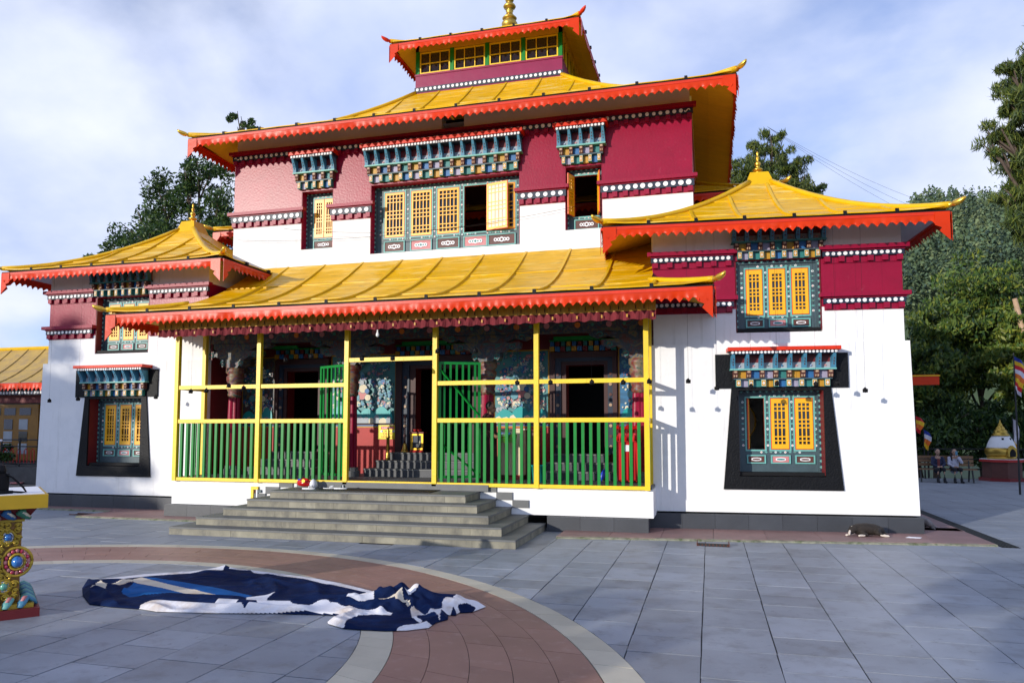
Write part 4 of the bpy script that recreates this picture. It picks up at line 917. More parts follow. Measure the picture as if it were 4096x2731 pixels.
# ---- stone steps
st = empty('stone_steps', (-6.0,12.3,0)); tag(st, 'weathered grey stone steps climbing to the porch from three sides', 'steps')
SX0 = [-9.24,-8.95,-8.64,-8.36,-8.07]; SX1 = [-2.92,-3.24,-3.56,-3.86,-4.17]; SY = [11.10,11.43,11.77,12.08,12.38]; rs = .138
for k in range(5):
    x0, x1, y0 = SX0[k]+6, SX1[k]+6, SY[k]-12.3; z0, z1 = rs*k, rs*(k+1); yb = 13.30-12.3
    n = 10; cuts = [x0]+[x0+(x1-x0)*(i+R.uniform(-.2,.2))/n for i in range(1, n)]+[x1]
    core = MB(); core.box(x0+.03,x1-.03,y0+.03,yb,z0,z1-.032); so = core.build('step', 'stone_riser', st)
    for a, b in zip(cuts, cuts[1:]):
        mb = MB(); mb.box(a+.0015,b-.0015,y0+R.uniform(.012,.018),y0+.04,z0+.001,z1-.03); mb.build('riser_slab', 'stone_riser', so)
    for (sx_, sgn) in ((x0, 1), (x1, -1)):
        m_ = 4-k//2 if k < 4 else 2; ys = [y0+.041+(yb-y0-.041)*i/m_ for i in range(m_+1)]
        for a, b in zip(ys, ys[1:]):
            mb = MB(); q = sorted([sx_+sgn*.014, sx_+sgn*.04]); mb.box(q[0],q[1],a+.0015,b-.0015,z0+.001,z1-.03); mb.build('riser_slab', 'stone_riser', so)
    tcut = [x0]+[x0+(x1-x0)*(i+R.uniform(-.25,.25))/8 for i in range(1, 8)]+[x1]; dep = (SY[k+1]-SY[k]+.03) if k < 4 else yb-y0
    for a, b in zip(tcut, tcut[1:]):
        mb = MB(); mb.box(a+.0012,b-.0012,y0,y0+dep,z1-.03,z1+R.uniform(-.001,.001)); mb.build('tread_slab', 'stone_tread', so)
    if k < 4:
        for (a, b) in ((x0, SX0[k+1]+6+.02), (SX1[k+1]+6-.02, x1)):
            for i in range(3):
                q0 = y0+dep+(yb-y0-dep)*i/3; q1 = y0+dep+(yb-y0-dep)*(i+1)/3; mb = MB(); mb.box(a,b,q0+.0015,q1,z1-.03,z1+R.uniform(-.001,.001)); mb.build('tread_slab', 'stone_tread', so)
mb = MB(); mb.box(-8.0+6,-4.0+6,.91,1.02,rs*5+.002,PF-.02); mb.build('threshold_riser', 'stone_tread', st)
for i, (a, b, z) in enumerate(((-4.17,-3.86,rs*5),(-3.86,-3.55,rs*4),(-3.55,-3.24,rs*3))):
    mb = MB(); mb.box(a+6,b+6,.97,1.01,z-.01,z+rs-.01); mb.build('skirting_slab', 'stone_tread', st); a2_, b2_ = -12.3-b, -12.3-a
    mb = MB(); mb.box(a2_+6,b2_+6,.97,1.01,z-.01,z+rs-.01); mb.build('skirting_slab', 'stone_tread', st)
mt = MB(); mt.box(-1.15,1.15,-.28,.28,0,.012); tag(mt.build('door_mat', 'black', None, (-6.1,12.93,rs*5+.001)), 'long dark rubber mat on the top step', 'mat')
# ================================================================== cloth on the ground
CP = {'outline':[(-6.743,6.783),(-7.076,7.106),(-7.241,7.311),(-7.426,7.539),(-7.272,7.478),(-7.081,7.711),(-6.953,7.902),(-6.498,8.219),(-6.382,8.386),(-6.298,8.484),(-6.2,8.66),(-6.135,8.55),(-5.78,8.507),(-4.753,8.269),(-4.261,8.078),(-3.60,7.72),(-3.40,7.74),(-3.05,7.78),(-2.80,7.70),(-2.63,7.66),(-2.5,7.62),(-2.42,7.52),(-2.38,7.50),(-2.279,7.46),(-2.349,7.208),(-2.47,7.145),(-2.466,7.046),(-2.54,7.03),(-2.486,6.881),(-2.55,6.736),(-2.556,6.626),(-2.552,6.543),(-2.714,6.407),(-2.903,6.34),(-3.132,6.319),(-3.306,6.317),(-3.532,6.432),(-3.573,6.498),(-3.536,6.617),(-3.51,6.743),(-3.798,6.712),(-4.229,6.644),(-4.892,6.49),(-5.446,6.403),(-5.661,6.449),(-6.01,6.441),(-6.352,6.481)],
'w1':[(-7.33,7.522),(-7.118,7.75),(-6.989,7.943),(-6.533,8.263),(-6.406,8.416),(-6.31,8.5),(-6.3,8.9),(-6.179,8.461),(-6.123,8.367),(-6.32,8.324),(-6.399,8.095),(-6.726,7.855),(-6.829,7.747),(-6.977,7.569),(-7.115,7.461)],
'w2':[(-6.158,8.6),(-5.819,8.7),(-4.784,8.4),(-4.2,8.2),(-3.5,7.85),(-3.55,7.6),(-3.824,7.703),(-4.145,7.861),(-4.453,7.97),(-4.821,8.161),(-5.343,8.27),(-5.625,8.302),(-5.784,8.472),(-5.88,8.446),(-6.1,8.454)],
'w3':[(-5.738,6.557),(-5.646,6.608),(-5.321,6.643),(-5.015,6.682),(-5.017,6.87),(-4.946,6.966),(-4.822,6.99),(-4.898,7.108),(-4.695,7.331),(-4.67,7.166),(-4.587,7.004),(-4.531,7.06),(-4.296,6.923),(-4.177,6.858),(-3.994,6.846),(-3.889,7.004),(-3.799,6.941),(-3.728,6.952),(-3.585,6.885),(-3.431,6.832),(-3.326,6.896),(-3.244,6.944),(-3.19,6.917),(-3.075,6.871),(-3.063,6.798),(-3.256,6.774),(-3.347,6.668),(-3.37,6.516),(-3.313,6.322),(-3.45,6.3),(-3.6,6.4),(-3.6,6.513),(-3.556,6.559),(-3.52,6.75),(-3.779,6.72),(-3.931,6.72),(-4.244,6.64),(-4.918,6.47),(-5.46,6.38),(-5.70,6.44)],
'n1':[(-4.781,6.736),(-4.804,6.882),(-4.747,6.983),(-4.549,6.794),(-4.574,6.604)],
'cream':[(-6.822,7.598),(-6.807,7.723),(-6.138,7.439),(-5.179,7.09),(-5.512,7.03),(-6.134,7.278),(-6.674,7.435)],
'blue1':[(-6.816,7.732),(-6.626,7.741),(-6.12,7.612),(-5.479,7.427),(-5.058,7.259),(-4.875,7.186),(-4.903,7.107),(-5.179,7.09),(-6.138,7.439)],
'blue2':[(-6.642,7.415),(-6.134,7.278),(-5.512,7.03),(-6.039,6.874),(-6.128,6.779),(-6.277,6.859),(-6.389,6.952)],
'w4':[(-7.059,7.247),(-7.026,7.312),(-6.887,7.282),(-6.784,7.406),(-6.89,7.58),(-6.801,7.575),(-6.643,7.387),(-6.791,7.182),(-6.672,7.003),(-6.75,6.88),(-6.802,7.02)],
'w5':[(-3.368,7.047),(-3.235,7.174),(-3.117,7.197),(-3.083,7.144),(-2.998,7.121),(-2.96,7.056),(-2.988,7.048),(-3.039,7.117),(-3.104,7.05),(-3.183,7.108),(-3.249,7.088),(-3.302,7.044)],
'w6':[(-3.2,7.22),(-3.16,7.4),(-3.0,7.4),(-3.05,7.228)],
'w7':[(-2.938,7.004),(-2.932,7.063),(-2.834,6.976),(-2.731,6.872),(-2.712,7.028),(-2.631,7.082),(-2.672,7.192),(-2.645,7.258),(-2.56,7.7),(-2.371,7.6),(-2.25,7.5),(-2.348,7.203),(-2.35,7.305),(-2.511,7.203),(-2.466,7.147),(-2.44,7.046),(-2.533,7.151),(-2.52,7.03),(-2.61,7.0),(-2.568,6.862),(-2.54,6.766),(-2.644,6.929),(-2.815,6.857),(-2.762,6.752),(-2.691,6.698),(-2.655,6.585),(-2.807,6.741)],
'w8':[(-2.821,6.30),(-2.799,6.494),(-2.69,6.576),(-2.54,6.633),(-2.5,6.45),(-2.704,6.3)],
'w9':[(-3.694,7.05),(-3.753,7.702),(-3.684,7.658),(-3.421,7.178),(-3.408,7.107),(-3.521,7.052)]}
def inpoly(X, Y, p):
    r = np.zeros(X.shape, bool); n = len(p)
    for i in range(n):
        x0,y0 = p[i]; x1,y1 = p[(i+1) % n]
        if y0 == y1: continue
        c = ((y0 > Y) != (y1 > Y)) & (X < (x1-x0)*(Y-y0)/(y1-y0)+x0); r ^= c
    return r
def edist(X, Y, p):
    D = np.full(X.shape, 9.); n = len(p)
    for i in range(n):
        x0,y0 = p[i]; x1,y1 = p[(i+1) % n]; dx,dy = x1-x0,y1-y0; l2 = dx*dx+dy*dy+1e-12
        t = np.clip(((X-x0)*dx+(Y-y0)*dy)/l2, 0, 1); D = np.minimum(D, np.hypot(X-x0-t*dx, Y-y0-t*dy))
    return D
def make_cloth():
    st_ = .011; xs = np.arange(-7.5,-2.2,st_); ys = np.arange(6.25,8.75,st_); X, Y = np.meshgrid(xs, ys, indexing='ij')
    ins = inpoly(X, Y, CP['outline']); D = edist(X, Y, CP['outline'])
    G = [(-3.204,7.362,.10,.30,.24),(-2.604,7.312,.07,.35,.25),(-3.704,7.062,.05,.4,.22),(-6.272,8.61,.06,.2,.14)]
    Hh = np.full(X.shape, .028)
    for gx,gy,a,sx_,sy_ in G: Hh += a*np.exp(-((X-gx)/sx_)**2-((Y-gy)/sy_)**2)
    rr = np.random.RandomState(5)
    def ridge(x0,y0,x1,y1,a,w,ph=0):
        dx,dy = x1-x0,y1-y0; l = math.hypot(dx,dy); t = ((X-x0)*dx+(Y-y0)*dy)/l/l; s = ((X-x0)*dy-(Y-y0)*dx)/l+.03*np.sin(t*7+ph)
        return a*np.exp(-(s/w)**2)*np.clip(1-np.abs(2*t-1)**4,0,1)*(t > 0)*(t < 1)
    for (x0,y0,x1,y1,a,w) in ((-6.3,6.85,-4.9,7.1,.035,.05),(-6.2,6.66,-3.6,7.0,.05,.06),(-5.9,6.55,-3.9,6.78,.045,.05),(-7.1,7.2,-6.3,7.0,.05,.05),(-7.2,7.35,-6.6,7.4,.045,.05),(-6.9,7.0,-6.3,6.75,.05,.045),(-5.9,8.3,-4.2,7.6,.03,.07),(-5.2,8.1,-4.6,7.2,.03,.06),(-4.6,7.9,-4.0,7.2,.03,.06),(-4.4,7.1,-3.6,7.2,.05,.05),(-6.4,8.3,-5.2,7.9,.025,.06)):
        Hh += ridge(x0,y0,x1,y1,a,w,x0*3)
    for k in range(26):      # radiating folds of the heap
        an = k/26*2*math.pi+rr.uniform(-.1,.1); l = rr.uniform(.35,.75); x0,y0 = -3.15+.06*math.cos(an),7.33+.06*math.sin(an)
        Hh += ridge(x0,y0,x0+l*math.cos(an),y0+l*.85*math.sin(an),rr.uniform(.02,.05),rr.uniform(.03,.05),k)
    for k in range(60):      # small wrinkles everywhere
        an = rr.uniform(0,6.28); x0,y0 = rr.uniform(-7.2,-2.4),rr.uniform(6.4,8.4); l = rr.uniform(.2,.7)
        Hh += ridge(x0,y0,x0+l*math.cos(an),y0+l*math.sin(an)*.6,rr.uniform(.004,.014),rr.uniform(.015,.04),k)
    # scalloped front edge: small standing folds
    edge = np.clip(1-D/.22,0,1)*(Y < 7.05)*(X < -2.4); Hh += edge*.045*(np.sin(X*9.0+1.2*np.sin(X*3.1))+.2).clip(0)
    for _ in range(3): Hh = (Hh*2+np.roll(Hh,1,0)+np.roll(Hh,-1,0)+np.roll(Hh,1,1)+np.roll(Hh,-1,1))/6
    Hh = np.minimum(Hh, .010+D*.9); Hh[~ins] = .010
    near = ~ins & (D < st_*1.45); BX, BY = X.copy(), Y.copy(); best = np.full(X.shape, 9.); p = CP['outline']
    for i in range(len(p)):          # pull the ragged border onto the hem line
        x0,y0 = p[i]; x1,y1 = p[(i+1) % len(p)]; dx,dy = x1-x0,y1-y0; t = np.clip(((X-x0)*dx+(Y-y0)*dy)/(dx*dx+dy*dy+1e-12),0,1)
        qx,qy = x0+t*dx,y0+t*dy; dd = np.hypot(X-qx,Y-qy); m_ = near & (dd < best); BX[m_] = qx[m_]; BY[m_] = qy[m_]; best[m_] = dd[m_]
    use = ins | near; idx = np.full(X.shape, -1); idx[use] = np.arange(int(use.sum())); V = np.c_[BX[use], BY[use], Hh[use]]
    mat = np.zeros(X.shape, int)
    for nm, m_ in (('w1',1),('w2',1),('w3',1),('n1',0),('blue1',2),('blue2',2),('cream',3),('w4',3),('w5',3),('w6',1),('w7',1),('w8',1),('w9',1)): mat[inpoly(X, Y, CP[nm])] = m_
    F_ = []; Mi = []
    a = idx[:-1,:-1]; b = idx[1:,:-1]; c = idx[1:,1:]; d_ = idx[:-1,1:]; anyin = ins[:-1,:-1] | ins[1:,:-1] | ins[1:,1:] | ins[:-1,1:]; ok = (a >= 0) & (b >= 0) & (c >= 0) & (d_ >= 0) & anyin
    F_ = np.stack([a[ok],b[ok],c[ok],d_[ok]],1).tolist(); Mi = mat[:-1,:-1][ok].tolist()
    me = bpy.data.meshes.new('canopy_cloth'); me.from_pydata(V.tolist(), [], F_)
    for m_ in ('cloth_navy','cloth_white','cloth_blue','cloth_cream'): me.materials.append(M[m_])
    me.polygons.foreach_set('material_index', Mi); me.polygons.foreach_set('use_smooth', [True]*len(Mi)); me.update()
    o = bpy.data.objects.new('canopy_cloth', me); C.objects.link(o)
    s = o.modifiers.new('thick','SOLIDIFY'); s.thickness = .006; s.offset = -1
    tag(o, 'crumpled navy and white canopy cloth spread on the plaza paving', 'cloth')
make_cloth()

# ================================================================== carved pedestal table at the left edge
ped = empty('carved_table', (-6.46,5.98,0), rad(51)); tag(ped, 'carved gilded pedestal table with yellow top at the left edge', 'table')
mb = MB(); mb.box(-1.25,0,0,1.1,0,.088); mb.build('plinth', 'dark_red', ped)
mb = MB(); mb.box(-1.2,-.05,.05,1.05,.088,.13); mb.build('base_block', 'carved_gold', ped)
mb = MB(); mb.box(-1.08,-.17,.17,.93,.13,.97); mb.build('shaft', 'gilt_ground', ped)
mb = MB(); mb.box(-1.1,-.15,.15,.95,.925,.95); mb.build('collar', 'carved_gold', ped)
mb = MB(); mb.hexa([(-1.12,.13,.95),(-.13,.13,.95),(-.13,.97,.95),(-1.12,.97,.95)],[(-1.2,.05,1.065),(-.05,.05,1.065),(-.05,1.05,1.065),(-1.2,1.05,1.065)]); mb.build('frieze', 'dark_red', ped)
mb = MB(); mb.box(-1.27,.03,-.03,1.13,1.066,1.20); mb.build('table_top', 'table_yellow', ped)
mb = MB(); mb.box(-1.24,0,0,1.10,1.201,1.208); mb.build('top_inlay', 'white_paint', ped)
petc = ['leaf_green','deep_blue','pink','teal']
for k in range(9):   # lotus petals on frieze and base
    x = -.10-k*.125
    mb = MB(); p = [(x,.115,.955),(x-.11,.115,.955),(x-.13,.04,1.06),(x-.02,.04,1.06)]
    mb.tube([(x-.01,.125,.96),(x-.05,.10,.985),(x-.09,.065,1.02),(x-.07,.04,1.05)],[.024,.042,.046,.03],8,0,.8); mb.tube([(x-.01,.095,.975),(x-.045,.068,1.0),(x-.08,.035,1.03)],[.012,.022,.016],6,1,.8)
    mb.build('frieze_petal', [petc[k % 4], 'cream'], ped, smooth=True)
    mb = MB(); mb.tube([(x+.0,.15,.165),(x-.02,.10,.175),(x-.05,.05,.135),(x-.065,.02,.10)],[.02,.042,.045,.025],8,0,.55); mb.tube([(x-.0,.13,.185),(x-.025,.085,.188),(x-.05,.045,.155)],[.010,.022,.018],6,1,.6)
    mb.build('base_petal', ['mint' if k % 2 else 'sky_blue', 'pink'], ped, smooth=True)
for k in range(8):
    y = .12+k*.125; mb = MB(); mb.tube([(-.15,y,.165),(-.10,y+.02,.175),(-.05,y+.03,.135),(-.02,y+.04,.10)],[.02,.042,.045,.025],8,0,.55); mb.build('base_petal', ['mint' if k % 2 else 'sky_blue'], ped, smooth=True)
def jewel(x, z, r, mat, ring='carved_gold'):
    mb = MB(); mb.ball((x,.165,z),(r,.045,r*1.12),14,7,0); j = mb.build('jewel', mat, ped, smooth=True)
    mb = MB(); mb.tube([(x+r*1.18*math.cos(a),.155,z+r*1.32*math.sin(a)) for a in [2*math.pi*i/20 for i in range(21)]],r*.22,6); mb.build('setting', 'silver', ped, smooth=True)
    mb = MB(); mb.tube([(x+r*1.75*math.cos(a),.165,z+r*1.85*math.sin(a)) for a in [2*math.pi*i/20 for i in range(21)]],r*.42,6); mb.build('setting', ring, ped, smooth=True)
jewel(-.285,.775,.036,'jewel_blue'); jewel(-.40,.80,.028,'jewel_red'); jewel(-.30,.295,.036,'jewel_green'); jewel(-.43,.245,.03,'cream'); jewel(-.66,.775,.036,'jewel_blue'); jewel(-.78,.3,.036,'jewel_green')
for (x, z) in ((-.20,.53),(-.9,.53)):
    mb = MB(); mb.ball((x,.15,z),(.05,.07,.058),14,8,0); mb.build('jewel', 'jewel_blue', ped, smooth=True)
    mb = MB(); mb.tube([(x+.065*math.cos(a),.15,z+.075*math.sin(a)) for a in [2*math.pi*i/24 for i in range(25)]],.014,6,0)
    mb.tube([(x+.125*math.cos(a),.16,z+.14*math.sin(a)) for a in [2*math.pi*i/24 for i in range(25)]],.016,6,0); mb.build('setting', 'carved_gold', ped, smooth=True)
    mb = MB()
    for i in range(16): a = 2*math.pi*i/16; mb.ball((x+.095*math.cos(a),.155,z+.107*math.sin(a)),(.02,.018,.022),7,5,i % 2)
    mb.build('rosette', ['pink','jewel_red'], ped, smooth=True)
def curl(x, z, s, d_, turns=1.4):
    return [(x+d_*s*(1-q/ (turns*2*math.pi)*.75)*math.cos(q), .155, z+s*(1-q/(turns*2*math.pi)*.75)*math.sin(q)) for q in [turns*2*math.pi*i/16 for i in range(17)]]
mb = MB(); rq = random.Random(3)
for (x0) in range(12):
    for (z0) in range(12):
        x = -.21-x0*.068+rq.uniform(-.012,.012); z = .19+z0*.064+rq.uniform(-.012,.012)
        if math.hypot(x+.20,z-.53) < .15 or math.hypot(x+.9,z-.53) < .15 or math.hypot(x+.55,(z-.53)*.8) < .2: continue
        mb.tube(curl(x,z,rq.uniform(.026,.038),rq.choice((-1,1))), [.010]*10+[.013]*7, 6)
mb.build('scrollwork', 'carved_gold', ped, smooth=True)
mb = MB(); pts = [(-.55+.17*math.cos(a)*(1+.18*math.cos(4*a)),.155,.53+.22*math.sin(a)*(1+.12*math.cos(4*a))) for a in [2*math.pi*i/32 for i in range(33)]]
mb.tube(pts,.022,6,0); mb.tube([(p[0],p[1]+.006,.53+(p[2]-.53)*1.13) if True else p for p in pts],.016,6,1); mb.build('cartouche', ['sky_blue','maroon_paint'], ped, smooth=True)
# black lamp body and cable on the table
lb = empty('stage_lamp', (-6.80,5.80,1.208)); tag(lb, 'black lamp body with looping cable standing on the carved table', 'lamp')
mb = MB(); mb.box(-.12,.05,-.08,.08,0,.03); mb.box(-.11,.02,-.06,.06,.03,.20); mb.lathe([(.06,0),(.07,.03),(.05,.08),(.02,.1)],14,(-.05,0,.20)); mb.build('body', 'black', lb)
mb = MB(); mb.tube([(.0,.02,.20),(.06,.06,.16),(.13,.12,.06),(.15,.14,.012),(.11,.12,.010),(.04,.05,.02),(.0,.0,.04)],.010,8); mb.build('cable', 'black', lb, smooth=True)

# ================================================================== things on the steps and porch
SZ = rs*5+.001
bagE = empty('plastic_bag', (-7.72,13.02,SZ)); tag(bagE, 'stuffed red plastic bag with white bottom on the top step', 'bag')
mb = MB(); mb.hexa([(-.22,-.10,.03),(.20,-.10,.0),(.20,.12,.0),(-.22,.12,.03)],[(-.14,-.05,.19),(.10,-.05,.24),(.12,.09,.22),(-.14,.09,.17)])
b = mb.build('bag_body', 'bin_red', bagE); b.modifiers.new('s','SUBSURF').render_levels = 3; b.modifiers['s'].levels = 3
t_ = bpy.data.textures.new('crumple','CLOUDS'); t_.noise_scale = .09; dm = b.modifiers.new('d','DISPLACE'); dm.texture = t_; dm.strength = .05
mb = MB(); mb.ball((.20,.02,.085),(.07,.09,.10),10,8); b2 = mb.build('bag_end', 'paper', bagE, smooth=True); dm = b2.modifiers.new('d','DISPLACE'); dm.texture = t_; dm.strength = .04
mb = MB(); mb.disc(.04,.15,.035,-.108,-.098,14); mb.build('sun_print', 'sign_yellow', bagE)
mb = MB(); mb.ball((-.10,.02,.165),(.06,.05,.02),8,5); mb.build('blue_corner', 'broom_blue', bagE, smooth=True)
def sandal(loc, rz, dark, label):
    o = empty('sandal', loc, rz); tag(o, label, 'sandal', 'sandals left on the top step')
    n = 24; mb = MB(); mb.prism([(.13*math.cos(a), (.045+.008*math.cos(a))*math.sin(a)) for a in [2*math.pi*i/n for i in range(n)]], 0, .022, 'z'); mb.build('sole', 'white_paint', o)
    mb = MB()
    for q in (0,1,2): mb.tube([(.02+q*.025,-.045,.02),(.02+q*.025,-.03,.05+.006*q),(.02+q*.025,0,.062+.004*q),(.02+q*.025,.03,.05),(.02+q*.025,.045,.02)],.011,6,0 if (q != 1 or not dark) else 1)
    mb.build('strap', ['white_paint','black'] if not dark else ['slate','white_paint'], o, smooth=True)
sandal((-7.53,12.86,SZ), rad(10), False, 'pale sandal tucked against the red plastic bag'); sandal((-7.13,12.96,SZ), rad(12), False, 'plain pale sandal between the red bag and the striped sandal'); sandal((-6.88,12.93,SZ+.012), rad(14), True, 'white sandal with dark striped strap on the mat edge')
# small yellow socket box on the porch base
sb = empty('socket_box', (-8.98,13.295,.42)); tag(sb, 'small yellow framed socket box low on the white porch base', 'socket box')
mb = MB(); mb.box(-.10,-.04,-.04,0,-.05,.26); mb.box(-.04,.06,-.04,0,.20,.26); mb.build('frame', 'yellow_paint', sb)
mb = MB(); mb.box(-.04,.02,-.015,0,-.05,.20); mb.build('recess', 'brown', sb); mb = MB(); mb.box(.02,.045,-.03,0,-.05,.198); mb.build('cover', 'white_paint', sb); mb = MB(); mb.box(.045,.13,-.03,0,.14,.195); mb.build('cable_clip', 'slate', sb); mb = MB(); mb.hexa([(-.05,-.06,-.15),(.06,-.06,-.15),(.06,0,-.15),(-.05,0,-.15)],[(-.03,-.05,-.05),(.05,-.05,-.05),(.05,0,-.05),(-.03,0,-.05)]); mb.build('red_wrap', 'bin_red', sb)
# warning sign
sg = empty('warning_sign', (-7.13,YB-.03,1.78)); tag(sg, 'yellow CCTV warning sign on the red dado beside the middle door', 'sign')
mb = MB(); mb.box(-.23,.23,-.008,0,-.16,.16); mb.build('board', 'sign_yellow', sg)
mb = MB()
for (a,b_,c,d_) in ((-.215,.215,.143,.147),(-.215,.215,-.147,-.143),(-.215,-.211,-.143,.143),(.211,.215,-.143,.143)): mb.box(a,b_,-.0095,-.0081,c,d_)
mb.build('border', 'black', sg)
mb = MB(); mb.box(-.165,.165,-.0105,-.0081,.065,.13); mb.build('red_bar', 'sign_red', sg)
mb = MB(); mb.disc(-.15,.02,.03,-.0105,-.0081,12); mb.build('camera_mark', 'paper', sg); mb = MB(); mb.disc(-.125,.02,.013,-.012,-.0106,10); mb.build('camera_lens', 'broom_blue', sg)
mb = MB(); mb.disc(.15,.02,.03,-.0105,-.0081,12); mb.build('camera_mark', 'paper', sg); mb = MB(); mb.disc(.125,.02,.013,-.012,-.0106,10); mb.build('camera_lens', 'broom_blue', sg)
def text(s, x, z, size, mat, parent, y, w=None, name='lettering'):
    cu = bpy.data.curves.new(name, 'FONT'); cu.body = s; cu.size = size; cu.align_x = 'CENTER'; cu.align_y = 'CENTER'; cu.extrude = .0008; cu.offset = size*.018
    o = bpy.data.objects.new(name, cu); C.objects.link(o); bpy.context.view_layer.update()
    dg = bpy.context.evaluated_depsgraph_get(); me = bpy.data.meshes.new_from_object(o.evaluated_get(dg)); bpy.data.objects.remove(o)
    me.materials.clear(); me.materials.append(M[mat]); xs_ = [v.co.x for v in me.vertices]; k = (w/(max(xs_)-min(xs_))) if w else 1
    n = inst(name, me, parent, (x,y,z)); n.rotation_euler = (rad(90),0,0); n.scale = (k,1,1); return n
text('WARNING', 0, .097, .062, 'paper', sg, -.0125, .29); text('YOU ARE UNDER', 0, .028, .022, 'black', sg, -.0105, .15); text('CCTV', .0, -.04, .085, 'sign_orange', sg, -.0105, .23); text('SURVEILLANCE', 0, -.108, .042, 'sign_orange', sg, -.0105, .32)
# horns on the inner steps
Y3 = YB-.35
hn = empty('temple_horn', (-6.88,YB-.55,1.165)); tag(hn, 'upright brass horn with straight tube on the lower inner step', 'horn')
mb = MB(); mb.lathe([(.055,0),(.05,.10),(.045,.105),(.05,.13),(.04,.16),(.035,.2)],14); mb.build('foot', 'old_gold', hn, smooth=True)
mb = MB(); mb.lathe([(.038,.2),(.034,.48),(.045,.49),(.045,.52),(.032,.54),(.035,.56),(.03,.62),(.025,.66),(.02,.72)],14); mb.build('tube', 'old_gold', hn, smooth=True)
hn = empty('temple_horn', (-6.62,YB-.22,1.335)); tag(hn, 'slender studded oboe horn with flared brass bell on the upper inner step', 'horn')
mb = MB(); mb.lathe([(.10,0),(.075,.03),(.055,.10),(.04,.17),(.035,.2)],16); mb.build('bell', 'old_gold', hn, smooth=True)
mb = MB(); mb.lathe([(.022,.2),(.016,.5),(.012,.66),(.03,.67),(.012,.69),(.02,.74),(.008,.8)],10); mb.build('pipe', 'brown', hn, smooth=True)
mb = MB()
for k in range(6): mb.ball((0,-.020,.26+.045*k),.008,6,4)
mb.build('stud', 'silver', hn)
# gilded picture box
gb = empty('offering_box', (-6.32,YB-.22,1.335)); tag(gb, 'small gilt framed offering box by the middle door', 'box')
mb = MB(); mb.box(-.15,.15,0,.14,0,.42); mb.build('case', 'black', gb)
mb = MB()
for (a,b_,c,d_) in ((-.15,-.105,.05,.41),(.105,.15,.05,.41),(-.105,.105,.05,.09),(-.105,.105,.37,.41)): mb.box(a,b_,-.03,-.001,c,d_)
mb.build('gilt_frame', 'gold', gb); mb = MB(); mb.box(-.10,.10,-.012,-.002,.095,.365); mb.build('picture', 'navy', gb)
mb = MB(); mb.ball((.01,-.014,.15),(.04,.004,.045),10,6); mb.ball((.06,-.014,.21),(.02,.004,.05),8,5); mb.build('picture_figure', 'cream', gb); mb = MB(); mb.box(-.17,.17,-.04,.15,.421,.45); mb.build('lid', 'dark_red', gb); mb = MB(); mb.hexa([(-.16,-.06,0),(.16,-.06,0),(.16,0,0),(-.16,0,0)],[(-.15,-.03,.049),(.15,-.03,.049),(.15,0,.049),(-.15,0,.049)]); mb.build('foot', 'dado_red', gb)
for q in (-.08, .04):
    bw = MB(); bw.lathe([(.02,0),(.045,.03),(.05,.06),(.045,.06)],12); tag(bw.build('offering_bowl', 'dado_red', None, (-6.32+q,YB-.18,1.785), smooth=True), 'red offering bowl on the %s of the gilt box' % ('left' if q < 0 else 'right'), 'bowl', 'bowls on the offering box')
# cupboard, bucket, bin, broom
cb = empty('cream_cupboard', (-3.86,14.40,PF)); tag(cb, 'cream slatted cupboard standing behind the railing beside the monk', 'cupboard')
mb = MB(); mb.box(-.24,.24,0,.35,.10,1.0); mb.build('cabinet', 'cupboard', cb); mb = MB(); mb.box(-.27,.27,-.02,.37,1.0,1.03); mb.build('top', 'cream', cb)
for q in (-.22,.16): mb = MB(); mb.box(q,q+.06,.0,.34,0,.10); mb.build('leg', 'brown', cb)
ch = empty('dark_cabinet', (-3.48,14.60,PF)); tag(ch, 'narrow dark brown cabinet between the cream cupboard and red dado', 'cabinet')
mb = MB(); mb.box(-.14,.10,0,.32,0,.98); mb.build('case', 'brown', ch); mb = MB(); mb.box(-.15,.11,-.012,.33,.98,1.0); mb.build('top', 'dark_red', ch)
bk = empty('bucket', (-3.22,14.0,PF)); tag(bk, 'teal plastic bucket behind the railing near a yellow post', 'bucket')
mb = MB(); mb.lathe([(.12,0),(.155,.30),(.165,.30),(.165,.325),(.15,.325),(.115,.02)],20); mb.build('pail', 'bucket_teal', bk, smooth=True); mb = MB(); mb.disc(-.02,.17,.04,-.152,-.135,12); mb.build('sticker', 'paper', bk)
wb = empty('wheelie_bin', (-1.52,14.25,PF)); tag(wb, 'tall red plastic waste bin with domed lid behind the railing corner', 'bin')
mb = MB(); mb.hexa([(-.18,-.17,.03),(.18,-.17,.03),(.18,.17,.03),(-.18,.17,.03)],[(-.24,-.22,.78),(.24,-.22,.78),(.24,.22,.78),(-.24,.22,.78)]); mb.build('body', 'bin_red', wb)
for q in (-.13,0,.13): mb = MB(); mb.box(q-.03,q+.03,-.215,-.17,.06,.70); mb.build('rib', 'bin_red', wb)
mb = MB(); mb.prism([(-.25,.78),(-.25,.84),(-.22,.95),(-.12,1.04),(.05,1.08),(.20,1.04),(.25,.9),(.25,.78)], -.25, .25, 'x'); l_ = mb.build('lid', 'bin_red', wb)
for q in (-.17,0,.17): mb = MB(); mb.tube([(q,-.255,.80),(q,-.25,.86),(q,-.215,.97),(q,-.11,1.06),(q,.05,1.10)],.03,6); mb.build('lid_rib', 'bin_red', wb, smooth=True)
mb = MB(); mb.box(-.06,.06,-.222,-.216,.60,.72); mb.build('label_sticker', 'paper', wb)
bm = empty('broom', (-2.05,14.1,PF)); tag(bm, 'blue plastic scoop leaning behind the railing beside the red bin', 'broom')
